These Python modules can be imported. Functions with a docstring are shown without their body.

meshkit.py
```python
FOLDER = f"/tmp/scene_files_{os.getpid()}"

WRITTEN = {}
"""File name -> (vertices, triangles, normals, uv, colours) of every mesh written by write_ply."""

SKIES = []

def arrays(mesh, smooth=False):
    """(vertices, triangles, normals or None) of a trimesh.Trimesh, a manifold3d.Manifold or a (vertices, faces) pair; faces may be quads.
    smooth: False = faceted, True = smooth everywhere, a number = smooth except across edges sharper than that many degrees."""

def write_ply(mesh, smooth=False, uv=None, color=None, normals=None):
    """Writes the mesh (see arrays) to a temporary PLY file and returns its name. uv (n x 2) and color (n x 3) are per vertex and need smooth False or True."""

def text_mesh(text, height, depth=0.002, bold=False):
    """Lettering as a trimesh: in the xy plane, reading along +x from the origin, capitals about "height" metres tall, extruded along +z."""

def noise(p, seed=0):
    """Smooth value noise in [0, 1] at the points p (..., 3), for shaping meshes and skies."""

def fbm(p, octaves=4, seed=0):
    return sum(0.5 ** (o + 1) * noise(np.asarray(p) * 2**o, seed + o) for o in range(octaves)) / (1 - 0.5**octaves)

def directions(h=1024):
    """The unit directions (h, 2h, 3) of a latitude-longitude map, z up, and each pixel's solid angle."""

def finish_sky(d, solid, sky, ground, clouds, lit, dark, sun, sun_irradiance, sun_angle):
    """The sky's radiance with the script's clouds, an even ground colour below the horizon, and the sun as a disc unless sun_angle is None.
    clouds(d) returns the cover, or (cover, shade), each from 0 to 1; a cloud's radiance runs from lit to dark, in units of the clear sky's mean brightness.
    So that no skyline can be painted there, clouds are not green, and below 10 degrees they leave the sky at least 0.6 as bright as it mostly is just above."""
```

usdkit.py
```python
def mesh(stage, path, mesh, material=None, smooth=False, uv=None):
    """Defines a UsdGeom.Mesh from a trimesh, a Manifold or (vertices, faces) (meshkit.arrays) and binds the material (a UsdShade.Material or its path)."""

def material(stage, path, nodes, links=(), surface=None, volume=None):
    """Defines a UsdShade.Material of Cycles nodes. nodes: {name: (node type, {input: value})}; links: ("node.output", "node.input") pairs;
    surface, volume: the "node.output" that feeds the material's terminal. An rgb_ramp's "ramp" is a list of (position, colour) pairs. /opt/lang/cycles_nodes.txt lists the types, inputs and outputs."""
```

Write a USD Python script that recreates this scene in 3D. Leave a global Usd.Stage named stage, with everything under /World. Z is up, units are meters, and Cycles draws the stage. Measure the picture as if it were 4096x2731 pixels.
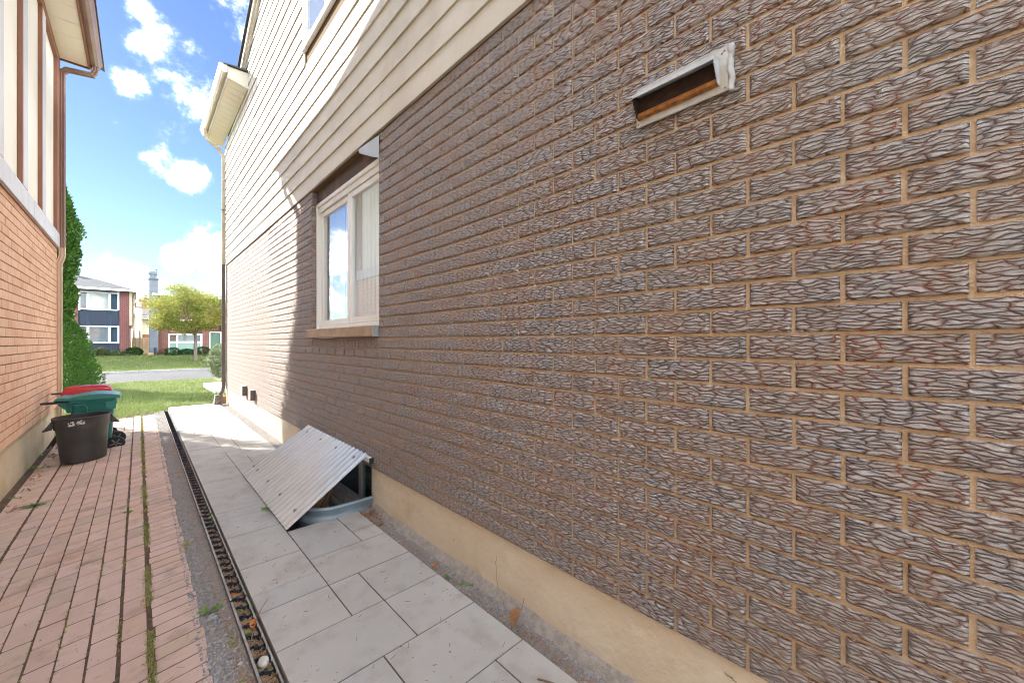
import math
import numpy as np
import trimesh
import usdkit
import meshkit
from pxr import Usd, UsdGeom, UsdLux, UsdShade, Gf, Sdf
from shapely.geometry import Polygon

stage = Usd.Stage.CreateInMemory()
UsdGeom.SetStageUpAxis(stage, "Z")
UsdGeom.SetStageMetersPerUnit(stage, 1.0)
UsdGeom.Xform.Define(stage, "/World")
UsdGeom.Scope.Define(stage, "/World/Looks")

# ------------------------------------------------------------------ camera
FPX, U0, V0, H = 1545.0, 2048.0, 1365.5, 1.49
TH = math.atan(1493.0 / FPX)
FW = np.array([math.sin(TH), math.cos(TH), 0.0])
RT = np.array([math.cos(TH), -math.sin(TH), 0.0])
UP = np.array([0.0, 0.0, 1.0])
EXPOSURE = 2.62
cam = UsdGeom.Camera.Define(stage, "/World/camera")
cam.CreateHorizontalApertureAttr(36.0)
cam.CreateVerticalApertureAttr(24.0)
cam.CreateFocalLengthAttr(36.0 * FPX / 4096.0)
cam.CreateClippingRangeAttr(Gf.Vec2f(0.05, 2000.0))
cam.CreateExposureAttr(EXPOSURE)
cam.AddTransformOp().Set(Gf.Matrix4d(*RT, 0, *UP, 0, *(-FW), 0, 0, 0, H, 1))

# ------------------------------------------------------------------ sun and sky
SUN = np.array([-1.0, 1.95, 1.27]); SUN /= np.linalg.norm(SUN)
SUN_EL = math.asin(SUN[2]); SUN_ROT = math.atan2(SUN[0], SUN[1])
sun = UsdLux.DistantLight.Define(stage, "/World/sun")
sun.CreateNormalizeAttr(True)
sun.CreateIntensityAttr(0.5)
sun.CreateAngleAttr(0.5)
sun.CreateColorAttr(Gf.Vec3f(1.0, 0.93, 0.83))
_x = np.cross(UP, SUN); _x /= np.linalg.norm(_x); _y = np.cross(SUN, _x)
sun.AddTransformOp().Set(Gf.Matrix4d(*_x, 0, *_y, 0, *SUN, 0, 0, 0, 50, 1))


def ray(u, v):
    return FW + RT * ((u - U0) / FPX) + UP * ((V0 - v) / FPX)


def sky_material():
    n = {"tc": ("texture_coordinate", {}),
         "sky": ("sky_texture", {"sky_type": "single_scattering", "sun_disc": False, "sun_elevation": SUN_EL, "sun_rotation": SUN_ROT,
                                 "air_density": 1.0, "aerosol_density": 0.05, "ozone_density": 3.0, "altitude": 300.0}),
         "n1": ("noise_texture", {"scale": 9.0, "detail": 11.0, "roughness": 0.66, "distortion": 0.15}),
         "n2": ("noise_texture", {"scale": 2.1, "detail": 2.0, "roughness": 0.5}),
         "hs": ("hsv", {"hue": 0.510, "saturation": 1.06, "value": 0.64})}
    l = [("tc.generated", "n1.vector"), ("tc.generated", "n2.vector"), ("sky.color", "hs.color")]
    # clouds: where the photograph shows heaps of cloud, and a broken field of the same kind everywhere else
    blobs = [(720, 270, 5.0, .25), (760, 390, 3.8, .26), (640, 190, 3.0, .17), (600, 60, 2.6, .15), (880, 70, 4.6, .155), (960, 180, 4.2, .16), (530, 345, 2.6, .21),
             (740, 700, 3.0, .22), (640, 650, 2.6, .20), (680, 540, 2.6, .18), (880, 960, 4.0, .17), (720, 1040, 2.6, .22), (470, 1125, 4.0, .22), (430, 1130, 2.5, .2), (870, 1120, 3.5, .2), (520, 510, 2.2, .14), (280, 490, 1.8, .14)]
    extra = [((-1.57, 4.5, .75), 9.0, .24), ((-1.57, 4.2, 2.2), 9.0, .2)]   # cloud bank added out of view to whiten what the panes mirror
    prev = None
    for i, (u, v, deg, amp) in enumerate(blobs + [(0, 0, None, None), (1, 0, None, None)]):
        d = np.array(extra[u][0]) if deg is None else ray(u, v); d = d / np.linalg.norm(d)
        deg = extra[u][1] if deg is None else deg; amp = amp or extra[u][2]
        n[f"d{i}"] = ("vector_math", {"math_type": "dot_product", "vector2": tuple(d)})
        n[f"r{i}"] = ("map_range", {"range_type": "smoothstep", "from_min": math.cos(math.radians(deg)), "from_max": 1.0, "to_min": 0.0, "to_max": amp, "clamp": True})
        l += [("tc.generated", f"d{i}.vector1"), (f"d{i}.value", f"r{i}.value")]
        if prev is None:
            prev = f"r{i}.result"
        else:
            n[f"a{i}"] = ("math", {"math_type": "maximum"})
            l += [(prev, f"a{i}.value1"), (f"r{i}.result", f"a{i}.value2")]
            prev = f"a{i}.value"
    n["far"] = ("map_range", {"range_type": "smoothstep", "from_min": 0.40, "from_max": 0.62, "to_min": 0.0, "to_max": 0.24, "clamp": True})
    # inside the part of the sky that the photograph shows, only the clouds it shows
    d = ray(600, 500); d = d / np.linalg.norm(d)
    n["dv"] = ("vector_math", {"math_type": "dot_product", "vector2": tuple(d)})
    n["rv"] = ("map_range", {"range_type": "smoothstep", "from_min": math.cos(math.radians(34)), "from_max": math.cos(math.radians(22)), "to_min": 1.0, "to_max": 0.0, "clamp": True})
    n["fm"] = ("math", {"math_type": "multiply"})
    l += [("tc.generated", "dv.vector1"), ("dv.value", "rv.value"), ("far.result", "fm.value1"), ("rv.result", "fm.value2")]
    n["sum0"] = ("math", {"math_type": "maximum"})
    n["sum"] = ("math", {"math_type": "add"})
    n["cov0"] = ("map_range", {"from_min": 0.54, "from_max": 0.88, "to_min": 0.0, "to_max": 1.0, "clamp": True})
    n["cov"] = ("math", {"math_type": "power", "value2": 6.5})
    n["mix"] = ("mix", {"color2": (160.0, 167.0, 177.0)})
    n["bg"] = ("background_shader", {"strength": 0.055})
    l += [("n2.fac", "far.value"), ("fm.value", "sum0.value1"), (prev, "sum0.value2"), ("sum0.value", "sum.value1"), ("n1.fac", "sum.value2"),
          ("sum.value", "cov0.value"), ("cov0.result", "cov.value1"), ("cov.value", "mix.fac"), ("hs.color", "mix.color1"), ("mix.color", "bg.color")]
    return usdkit.material(stage, "/World/Looks/sky", n, l, surface="bg.background")


dome = UsdLux.DomeLight.Define(stage, "/World/sky")
dome.CreateIntensityAttr(1.0)
UsdShade.MaterialBindingAPI.Apply(dome.GetPrim()).Bind(sky_material())
dome.GetPrim().SetCustomDataByKey("kind", "structure")
dome.GetPrim().SetCustomDataByKey("label", "blue sky with scattered white clouds")

RNG = np.random.default_rng(11)


# ------------------------------------------------------------------ places
def onx(u, v, x):
    d = ray(u, v); s = x / d[0]; return np.array([0, 0, H]) + d * s


def ony(u, v, y):
    d = ray(u, v); s = y / d[1]; return np.array([0, 0, H]) + d * s


def onz(u, v, z=0.0):
    d = ray(u, v); s = (z - H) / d[2]; return np.array([0, 0, H]) + d * s


def pave_z(x):
    return -0.05 + 0.105 * (np.minimum(x, 0.24) - 0.22)


def onpave(u, v):
    d = ray(u, v); s = (-0.05 - 0.0231 - H) / (d[2] - 0.105 * d[0]); return np.array([0, 0, H]) + d * s


GY = np.array([-60, 10.9, 11.5, 24.2, 24.55, 33.35, 33.6, 38.0, 43.5, 70, 200, 900.0])
GZ = np.array([-.55, -.55, -.10, -.34, -.47, -.47, -.33, -.03, .45, .6, .8, .8])


def ground_z(y):
    return np.interp(y, GY, GZ)


def ground_hit(u, v):
    d = ray(u, v); s = 15.0
    for _ in range(60):
        p = np.array([0, 0, H]) + d * s
        s += (p[2] - ground_z(p[1])) * 3.0
    return np.array([0, 0, H]) + d * s


# ------------------------------------------------------------------ materials
MATS = {}


def M(name, c1, c2=None, scale=6.0, rough=0.7, bump=0.0, bscale=60.0, stretch=(1, 1, 1), detail=4.0, metallic=0.0, lo=0.35, hi=0.65,
      c3=None, c3scale=2.0, c3lo=0.55, c3hi=0.7, bstretch=None, spec=0.5, coat=0.0, bdetail=4.0, bdist=0.1, c3stretch=None):
    if name in MATS:
        return MATS[name]
    n = {"g": ("geometry", {}), "p": ("principled_bsdf", {"roughness": rough, "metallic": metallic, "specular_ior_level": spec, "base_color": tuple(c1), "coat_weight": coat})}
    l = []
    if c2 is not None:
        n["m"] = ("mapping", {"scale": tuple(stretch)})
        n["n"] = ("noise_texture", {"scale": scale, "detail": detail, "roughness": 0.6})
        n["r"] = ("rgb_ramp", {"ramp": [(0.0, tuple(c1)), (lo, tuple(c1)), (hi, tuple(c2)), (1.0, tuple(c2))]})
        l += [("g.position", "m.vector"), ("m.vector", "n.vector"), ("n.fac", "r.fac")]
        out = "r.color"
        if c3 is not None:
            n["m3"] = ("mapping", {"scale": tuple(c3stretch or (1, 1, 1))})
            n["n3"] = ("noise_texture", {"scale": c3scale, "detail": 5.0, "roughness": 0.65})
            n["f3"] = ("map_range", {"from_min": c3lo, "from_max": c3hi, "to_min": 0.0, "to_max": 1.0, "clamp": True})
            n["mx"] = ("mix", {"color2": tuple(c3)})
            l += [("g.position", "m3.vector"), ("m3.vector", "n3.vector"), ("n3.fac", "f3.value"), ("f3.result", "mx.fac"), ("r.color", "mx.color1")]
            out = "mx.color"
        l += [(out, "p.base_color")]
    if bump:
        n["mb"] = ("mapping", {"scale": tuple(bstretch or stretch)})
        n["nb"] = ("noise_texture", {"scale": bscale, "detail": bdetail, "roughness": 0.6})
        n["b"] = ("bump", {"strength": 1.0, "distance": bump})
        l += [("g.position", "mb.vector"), ("mb.vector", "nb.vector"), ("nb.fac", "b.height"), ("b.normal", "p.normal")]
    MATS[name] = usdkit.material(stage, "/World/Looks/" + name, n, l, surface="p.BSDF")
    return MATS[name]


def leaf_mat(name, c1, c2, scale=3.0, trans=0.35, rough=0.5):
    if name in MATS:
        return MATS[name]
    n = {"g": ("geometry", {}), "n": ("noise_texture", {"scale": scale, "detail": 4.0, "roughness": 0.7}),
         "w": ("white_noise_texture", {"dimensions": "1D"}),
         "a": ("math", {"math_type": "multiply_add", "value2": 0.5, "value3": -0.25}), "s": ("math", {"math_type": "add"}),
         "r": ("rgb_ramp", {"ramp": [(0.0, c1), (0.25, c1), (0.75, c2), (1.0, c2)]}),
         "p": ("principled_bsdf", {"roughness": rough, "specular_ior_level": 0.35}), "t": ("translucent_bsdf", {}), "x": ("mix_closure", {"fac": trans})}
    l = [("g.position", "n.vector"), ("g.random_per_island", "w.w"), ("w.value", "a.value1"), ("a.value", "s.value1"), ("n.fac", "s.value2"), ("s.value", "r.fac"),
         ("r.color", "p.base_color"), ("r.color", "t.color"), ("p.BSDF", "x.closure1"), ("t.BSDF", "x.closure2")]
    MATS[name] = usdkit.material(stage, "/World/Looks/" + name, n, l, surface="x.closure")
    return MATS[name]


def schlick(r0):
    """Nodes and links for a mirror share that is the same from both sides of a sheet; its value is m.value."""
    return ({"lw": ("layer_weight", {"blend": 0.5}), "pw": ("math", {"math_type": "power", "value2": 4.0}), "m": ("math", {"math_type": "multiply_add", "value2": 1.0 - r0, "value3": r0, "use_clamp": True})},
            [("lw.facing", "pw.value1"), ("pw.value", "m.value1")])


def glass_mat(name, r0=.05, tint=(0.95, 0.97, 0.97), rough=0.0, glossy=(0.95, 0.97, 1.0)):
    n, l = schlick(r0)
    n.update({"t": ("transparent_bsdf", {"color": tint}), "g": ("glossy_bsdf", {"roughness": rough, "color": glossy}), "x": ("mix_closure", {})})
    MATS[name] = usdkit.material(stage, "/World/Looks/" + name, n, l + [("m.value", "x.fac"), ("t.BSDF", "x.closure1"), ("g.BSDF", "x.closure2")], surface="x.closure")
    return MATS[name]


def rockface_mat():
    # painted brick with a torn face: long overlapping scales of grey brown paint, relief shade coloured in as dark tears and pale ridges, bare red clay in places
    n = {"g": ("geometry", {}), "sx": ("separate_xyz", {}), "cx": ("combine_xyz", {}),
         "wp": ("noise_texture", {"scale": 16.0, "detail": 3.0, "roughness": 0.6}), "ws": ("vector_math", {"math_type": "scale", "scale": 0.024}), "wa": ("vector_math", {"math_type": "add"}),
         "m": ("mapping", {"scale": (20.0, 96.0, 1.0)}), "rz": ("math", {"math_type": "multiply_add", "value2": 1 / 0.0890, "value3": -0.358 / 0.0890}), "rf": ("math", {"math_type": "floor"}), "rw": ("white_noise_texture", {"dimensions": "1D"}), "ry": ("math", {"math_type": "multiply_add", "value2": 7.0}), "vo": ("voronoi_texture", {"dimensions": "2D", "feature": "distance_to_edge", "scale": 1.0, "randomness": 1.0}),
         "v1": ("voronoi_texture", {"dimensions": "2D", "feature": "f1", "scale": 1.0, "randomness": 1.0}), "sc": ("separate_color", {}),
         "mn": ("mapping", {"scale": (38.0, 170.0, 1.0)}), "nn": ("noise_texture", {"scale": 1.0, "detail": 5.0, "roughness": 0.6}),
         "e": ("map_range", {"from_min": 0.0, "from_max": 0.24, "to_min": 0.0, "to_max": 1.0, "clamp": True}),
         "e2": ("math", {"math_type": "power", "value2": 0.7}),
         "hn": ("math", {"math_type": "multiply_add", "value2": 0.9}), "hc": ("math", {"math_type": "multiply_add", "value2": 0.55}),
         "tone": ("math", {"math_type": "multiply_add", "value2": 0.62}), "tn": ("math", {"math_type": "multiply_add", "value2": 1.05, "value3": -0.36}),
         "m2": ("mapping", {"scale": (1.0, 3.0, 4.0)}), "n2": ("noise_texture", {"scale": 1.5, "detail": 6.0, "roughness": 0.7}),
         "n5": ("noise_texture", {"scale": 1.1, "detail": 6.0, "roughness": 0.65}), "f5": ("map_range", {"from_min": 0.40, "from_max": 0.64, "to_min": 0.0, "to_max": 0.40, "clamp": True}), "mx5": ("mix", {"color2": (0.44, 0.38, 0.33)}),
         "r": ("rgb_ramp", {"ramp": [(0.0, (0.070, 0.054, 0.049)), (0.28, (0.155, 0.132, 0.130)), (0.54, (0.365, 0.346, 0.358)), (0.8, (0.52, 0.512, 0.538)), (1.0, (0.64, 0.645, 0.68))]}),
         "red": ("rgb_ramp", {"ramp": [(0.0, (0.19, 0.055, 0.030)), (0.26, (0.40, 0.14, 0.075)), (0.5, (0.46, 0.31, 0.255)), (0.75, (0.48, 0.435, 0.415)), (1.0, (0.60, 0.575, 0.565))]}),
         "f2": ("map_range", {"from_min": 0.38, "from_max": 0.60, "to_min": 0.0, "to_max": 1.0, "clamp": True}), "mx": ("mix", {}),
         "b": ("bump", {"strength": 1.0, "distance": 0.0105}), "p": ("principled_bsdf", {"roughness": 0.52, "specular_ior_level": 0.5})}
    l = [("g.position", "sx.vector"), ("sx.z", "rz.value1"), ("rz.value", "rf.value1"), ("rf.value", "rw.w"), ("rw.value", "ry.value1"), ("sx.y", "ry.value3"), ("ry.value", "cx.x"), ("sx.z", "cx.y"), ("g.position", "wp.vector"), ("wp.color", "ws.vector1"), ("cx.vector", "wa.vector1"), ("ws.vector", "wa.vector2"),
         ("wa.vector", "m.vector"), ("m.vector", "vo.vector"), ("m.vector", "v1.vector"), ("v1.color", "sc.color"), ("wa.vector", "mn.vector"), ("mn.vector", "nn.vector"),
         ("vo.distance", "e.value"), ("e.result", "e2.value1"), ("nn.fac", "hn.value1"), ("e2.value", "hn.value3"), ("sc.r", "hc.value1"), ("hn.value", "hc.value3"), ("hc.value", "b.height"),
         ("nn.fac", "tn.value1"), ("e2.value", "tone.value1"), ("tn.value", "tone.value3"), ("tone.value", "r.fac"), ("tone.value", "red.fac"),
         ("g.position", "m2.vector"), ("m2.vector", "n2.vector"), ("n2.fac", "f2.value"), ("f2.result", "mx.fac"), ("r.color", "mx.color1"), ("red.color", "mx.color2"),
         ("g.position", "n5.vector"), ("n5.fac", "f5.value"), ("f5.result", "mx5.fac"), ("mx.color", "mx5.color1"), ("mx5.color", "p.base_color"), ("b.normal", "p.normal")]
    MATS["rockface"] = usdkit.material(stage, "/World/Looks/rockface", n, l, surface="p.BSDF")


rockface_mat()
M("mortar_tan", (0.66, 0.53, 0.38), (0.55, 0.41, 0.265), scale=14, rough=0.95, bump=0.004, bscale=160, c3=(0.64, 0.54, 0.42), c3scale=5)
M("concrete_tan", (0.74, 0.67, 0.54), (0.66, 0.56, 0.41), scale=2.6, detail=8, rough=0.85, bump=0.010, bscale=16, bdetail=12, c3=(0.52, 0.42, 0.29), c3scale=3.0, c3lo=.54, c3hi=.80)
M("rough_cement", (0.50, 0.48, 0.45), (0.36, 0.34, 0.31), scale=22, rough=0.95, bump=0.012, bscale=55, bdetail=8)
M("valley_shade", (0.40, 0.42, 0.44), (0.52, 0.535, 0.55), scale=9, rough=0.5, c3=(0.34, 0.31, 0.27), c3scale=4)
M("siding", (0.665, 0.625, 0.545), (0.615, 0.57, 0.485), scale=1.5, rough=0.55, c3=(0.56, 0.51, 0.42), c3scale=2.2, c3lo=.52, c3hi=.78, c3stretch=(1, 1, .35), bump=0.0006, bscale=40, bstretch=(1, 1, 14))
M("siding_trim", (0.68, 0.63, 0.52), (0.62, 0.57, 0.46), scale=3, rough=0.5)
M("joint_brown", (0.16, 0.10, 0.05), rough=0.9)
M("vinyl_cream", (0.87, 0.88, 0.86), (0.84, 0.84, 0.81), scale=3, rough=0.35)
M("vinyl_white", (0.80, 0.80, 0.79), rough=0.35)
M("soffit_cream", (0.80, 0.74, 0.62), (0.75, 0.69, 0.56), scale=2, rough=0.5)
M("stone_sill", (0.52, 0.42, 0.32), (0.42, 0.31, 0.22), scale=10, rough=0.9, bump=0.008, bscale=38, bstretch=(1, 1.6, .5))
M("dark_wood", (0.085, 0.050, 0.032), (0.045, 0.032, 0.026), scale=9, stretch=(1, 3, .5), rough=0.6, bump=0.002, bscale=60, bstretch=(1, 2, .3), c3=(0.20, 0.09, 0.04), c3scale=4)
M("flashing", (0.55, 0.60, 0.65), (0.48, 0.53, 0.58), scale=6, rough=0.35, metallic=0.6)
M("galvanised", (0.60, 0.61, 0.61), (0.46, 0.455, 0.44), scale=14, rough=0.5, metallic=0.3, bump=0.003, bscale=22, c3=(0.56, 0.50, 0.38), c3scale=7, c3lo=.52, c3hi=.75)
M("hood_white", (0.58, 0.63, 0.70), (0.46, 0.50, 0.55), scale=8, rough=0.35)
M("rust", (0.42, 0.19, 0.05), (0.24, 0.09, 0.03), scale=40, rough=0.9, bump=0.003, bscale=90)
M("near_black", (0.025, 0.016, 0.012), (0.05, 0.03, 0.02), scale=30, rough=0.95)  # plain near-black brown for the vent opening and the crack strips
M("caulk", (0.50, 0.505, 0.51), (0.40, 0.40, 0.39), scale=20, rough=0.35, bump=0.006, bscale=25)
M("brown_paint", (0.145, 0.118, 0.100), (0.12, 0.097, 0.082), scale=4, rough=0.5)
M("beige_metal", (0.52, 0.46, 0.34), (0.47, 0.41, 0.30), scale=3, rough=0.4)
M("flex_pipe", (0.22, 0.20, 0.175), (0.17, 0.15, 0.13), scale=6, rough=0.55)
M("slab_grey", (0.62, 0.632, 0.61), (0.555, 0.565, 0.542), scale=2.0, rough=0.85, bump=0.0016, bscale=240, c3=(0.42, 0.405, 0.38), c3scale=4.5, c3lo=.50, c3hi=.80)
M("slab_warm", (0.635, 0.635, 0.605), (0.568, 0.568, 0.54), scale=2.4, rough=0.85, bump=0.0016, bscale=240, c3=(0.42, 0.405, 0.38), c3scale=4.5, c3lo=.50, c3hi=.80)
M("slab_cool", (0.605, 0.625, 0.615), (0.545, 0.562, 0.553), scale=2.2, rough=0.85, bump=0.0016, bscale=240, c3=(0.42, 0.405, 0.38), c3scale=4.5, c3lo=.50, c3hi=.80)
M("joint_sand", (0.075, 0.068, 0.06), (0.14, 0.125, 0.105), scale=40, rough=0.95, bump=0.004, bscale=150)
PAVERS = [M("paver_pink", (0.72, 0.555, 0.485), (0.66, 0.495, 0.425), scale=7, rough=0.9, bump=0.002, bscale=170, c3=(0.48, 0.36, 0.28), c3scale=3),
          M("paver_rose", (0.74, 0.58, 0.515), (0.68, 0.52, 0.455), scale=9, rough=0.9, bump=0.002, bscale=190, c3=(0.50, 0.39, 0.31), c3scale=4),
          M("paver_tan", (0.68, 0.545, 0.445), (0.61, 0.48, 0.385), scale=6, rough=0.9, bump=0.002, bscale=170, c3=(0.42, 0.33, 0.25), c3scale=4),
          M("paver_dun", (0.62, 0.5, 0.435), (0.56, 0.445, 0.385), scale=8, rough=0.9, bump=0.002, bscale=170, c3=(0.57, 0.42, 0.34), c3scale=5),
          M("paver_salmon", (0.73, 0.545, 0.455), (0.66, 0.485, 0.395), scale=7, rough=0.9, bump=0.002, bscale=170, c3=(0.52, 0.36, 0.27), c3scale=3)]
ORANGE = [M("orange_brick", (0.58, 0.35, 0.22), (0.64, 0.405, 0.265), scale=26, stretch=(1, 1, .12), rough=0.85, bump=0.0022, bscale=120, bstretch=(1, 1, .12), c3=(0.50, 0.26, 0.14), c3scale=11, c3stretch=(1, 1, .3)),
          M("orange_brick_pale", (0.65, 0.42, 0.285), (0.6, 0.37, 0.24), scale=30, stretch=(1, 1, .12), rough=0.85, bump=0.0022, bscale=120, bstretch=(1, 1, .12), c3=(0.54, 0.31, 0.18), c3scale=12, c3stretch=(1, 1, .3)),
          M("orange_brick_red", (0.57, 0.32, 0.2), (0.62, 0.37, 0.235), scale=28, stretch=(1, 1, .12), rough=0.85, bump=0.0022, bscale=120, bstretch=(1, 1, .12), c3=(0.47, 0.22, 0.12), c3scale=10, c3stretch=(1, 1, .3))]
M("mortar_brown", (0.20, 0.125, 0.07), (0.14, 0.085, 0.05), scale=20, rough=0.95, bump=0.003, bscale=120)
M("concrete_cream", (0.56, 0.48, 0.34), (0.48, 0.40, 0.27), scale=1.8, rough=0.88, bump=0.004, bscale=20, c3=(0.50, 0.38, 0.22), c3scale=1.5)
M("stucco", (0.74, 0.72, 0.66), (0.69, 0.665, 0.60), scale=1.6, stretch=(1, 1, .4), rough=0.9, bump=0.002, bscale=120, c3=(0.62, 0.59, 0.50), c3scale=2.5, c3stretch=(1, 2, .3), c3lo=.58, c3hi=.8)
M("brown_trim", (0.28, 0.125, 0.07), (0.22, 0.095, 0.055), scale=8, stretch=(1, 1, .2), rough=0.6, bump=0.001, bscale=60, bstretch=(1, 1, .1))
M("pale_trim", (0.54, 0.54, 0.57), (0.47, 0.47, 0.49), scale=7, stretch=(1, 1, .3), rough=0.6, c3=(0.33, 0.25, 0.18), c3scale=6, c3lo=.62, c3hi=.8)
M("brown_metal", (0.25, 0.155, 0.12), (0.21, 0.125, 0.095), scale=3, rough=0.4)
M("tan_metal", (0.56, 0.42, 0.31), (0.50, 0.37, 0.27), scale=4, rough=0.42)
M("black_plastic", (0.028, 0.027, 0.028), (0.048, 0.045, 0.043), scale=4, rough=0.48, bump=0.0006, bscale=110, c3=(0.085, 0.075, 0.068), c3scale=9, c3lo=.60, c3hi=.82, c3stretch=(1, 1, .4))
M("black_rubber", (0.02, 0.02, 0.022), rough=0.6)
M("scuff", (0.62, 0.58, 0.52), rough=0.8)
M("green_plastic", (0.008, 0.125, 0.098), (0.012, 0.145, 0.115), scale=3, rough=0.42)
M("green_lid", (0.02, 0.17, 0.14), (0.03, 0.20, 0.165), scale=4, rough=0.38)
M("red_enamel", (0.46, 0.016, 0.022), (0.40, 0.014, 0.03), scale=2, rough=0.22, coat=0.5)
M("paper", (0.78, 0.78, 0.75), rough=0.7)
M("pvc_white", (0.76, 0.74, 0.68), (0.70, 0.67, 0.60), scale=5, rough=0.45)
M("edging_black", (0.018, 0.021, 0.028), (0.03, 0.034, 0.042), scale=30, rough=0.42)
M("edging_dust_sheen", (0.46, 0.46, 0.46), (0.32, 0.31, 0.30), scale=25, rough=0.7)  # dusty grey, paled to stand in for sky reflected on the rail tops
M("soil", (0.13, 0.095, 0.065), (0.20, 0.145, 0.095), scale=20, rough=0.97, bump=0.012, bscale=45)
M("joint_soil", (0.095, 0.062, 0.043), (0.17, 0.115, 0.08), scale=30, rough=0.97, bump=0.004, bscale=90)
M("gravel_base", (0.25, 0.245, 0.24), (0.37, 0.345, 0.32), scale=50, rough=0.95, bump=0.008, bscale=110)
GRAV = [M("stone_dark", (0.20, 0.21, 0.225), (0.32, 0.32, 0.33), scale=30, rough=0.8), M("stone_mid", (0.42, 0.415, 0.41), (0.30, 0.30, 0.31), scale=30, rough=0.8), M("stone_warm", (0.52, 0.47, 0.40), (0.42, 0.38, 0.32), scale=30, rough=0.85)]
M("needle", (0.36, 0.21, 0.115), (0.48, 0.32, 0.19), scale=30, rough=0.8)
M("twig", (0.20, 0.13, 0.085), (0.27, 0.19, 0.13), scale=40, rough=0.85)
M("dry_leaf", (0.46, 0.25, 0.12), (0.36, 0.18, 0.08), scale=25, rough=0.75)
M("orange_leaf", (0.55, 0.20, 0.05), (0.45, 0.13, 0.03), scale=40, rough=0.7)
M("white_stone", (0.70, 0.69, 0.66), (0.60, 0.58, 0.54), scale=20, rough=0.8)
M("wood_new", (0.52, 0.37, 0.22), (0.44, 0.30, 0.17), scale=10, stretch=(1, .3, 3), rough=0.8)
M("wood_white", (0.62, 0.56, 0.45), (0.52, 0.44, 0.32), scale=8, rough=0.8)
M("wood_brown", (0.34, 0.20, 0.11), (0.27, 0.15, 0.08), scale=9, rough=0.8)
M("well_steel", (0.36, 0.47, 0.54), (0.30, 0.40, 0.47), scale=8, rough=0.4, metallic=0.5, c3=(0.30, 0.22, 0.15), c3scale=9, c3lo=.64, c3hi=.78)
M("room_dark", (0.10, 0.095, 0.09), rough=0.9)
M("room_pale", (0.42, 0.41, 0.39), rough=0.9)
M("screw", (0.25, 0.25, 0.25), rough=0.35, metallic=0.8)
M("asphalt", (0.085, 0.085, 0.085), (0.11, 0.108, 0.105), scale=3, rough=0.95, bump=0.003, bscale=80)
M("curb", (0.30, 0.285, 0.265), (0.24, 0.225, 0.205), scale=5, rough=0.9)
M("walk", (0.50, 0.47, 0.43), (0.43, 0.41, 0.38), scale=4, rough=0.9)
M("lawn_ground", (0.17, 0.205, 0.055), (0.27, 0.265, 0.105), scale=1.3, rough=0.95, bump=0.03, bscale=26, detail=8, c3=(0.11, 0.17, 0.04), c3scale=0.55, c3lo=.5, c3hi=.65)
leaf_mat("grass", (0.125, 0.215, 0.038), (0.245, 0.315, 0.085), scale=0.9, trans=0.3)
leaf_mat("grass_dry", (0.30, 0.28, 0.13), (0.42, 0.37, 0.19), scale=1.2, trans=0.25)
leaf_mat("moss", (0.22, 0.28, 0.07), (0.46, 0.44, 0.18), scale=6, trans=0.25)
leaf_mat("weed", (0.10, 0.27, 0.04), (0.24, 0.42, 0.10), scale=8, trans=0.35, rough=0.4)
leaf_mat("cedar", (0.028, 0.095, 0.013), (0.10, 0.20, 0.028), scale=1.6, trans=0.3)
leaf_mat("maple", (0.17, 0.25, 0.05), (0.42, 0.38, 0.09), scale=0.7, trans=0.45)
leaf_mat("maple_rust", (0.36, 0.20, 0.04), (0.48, 0.32, 0.06), scale=0.9, trans=0.45)
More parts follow.
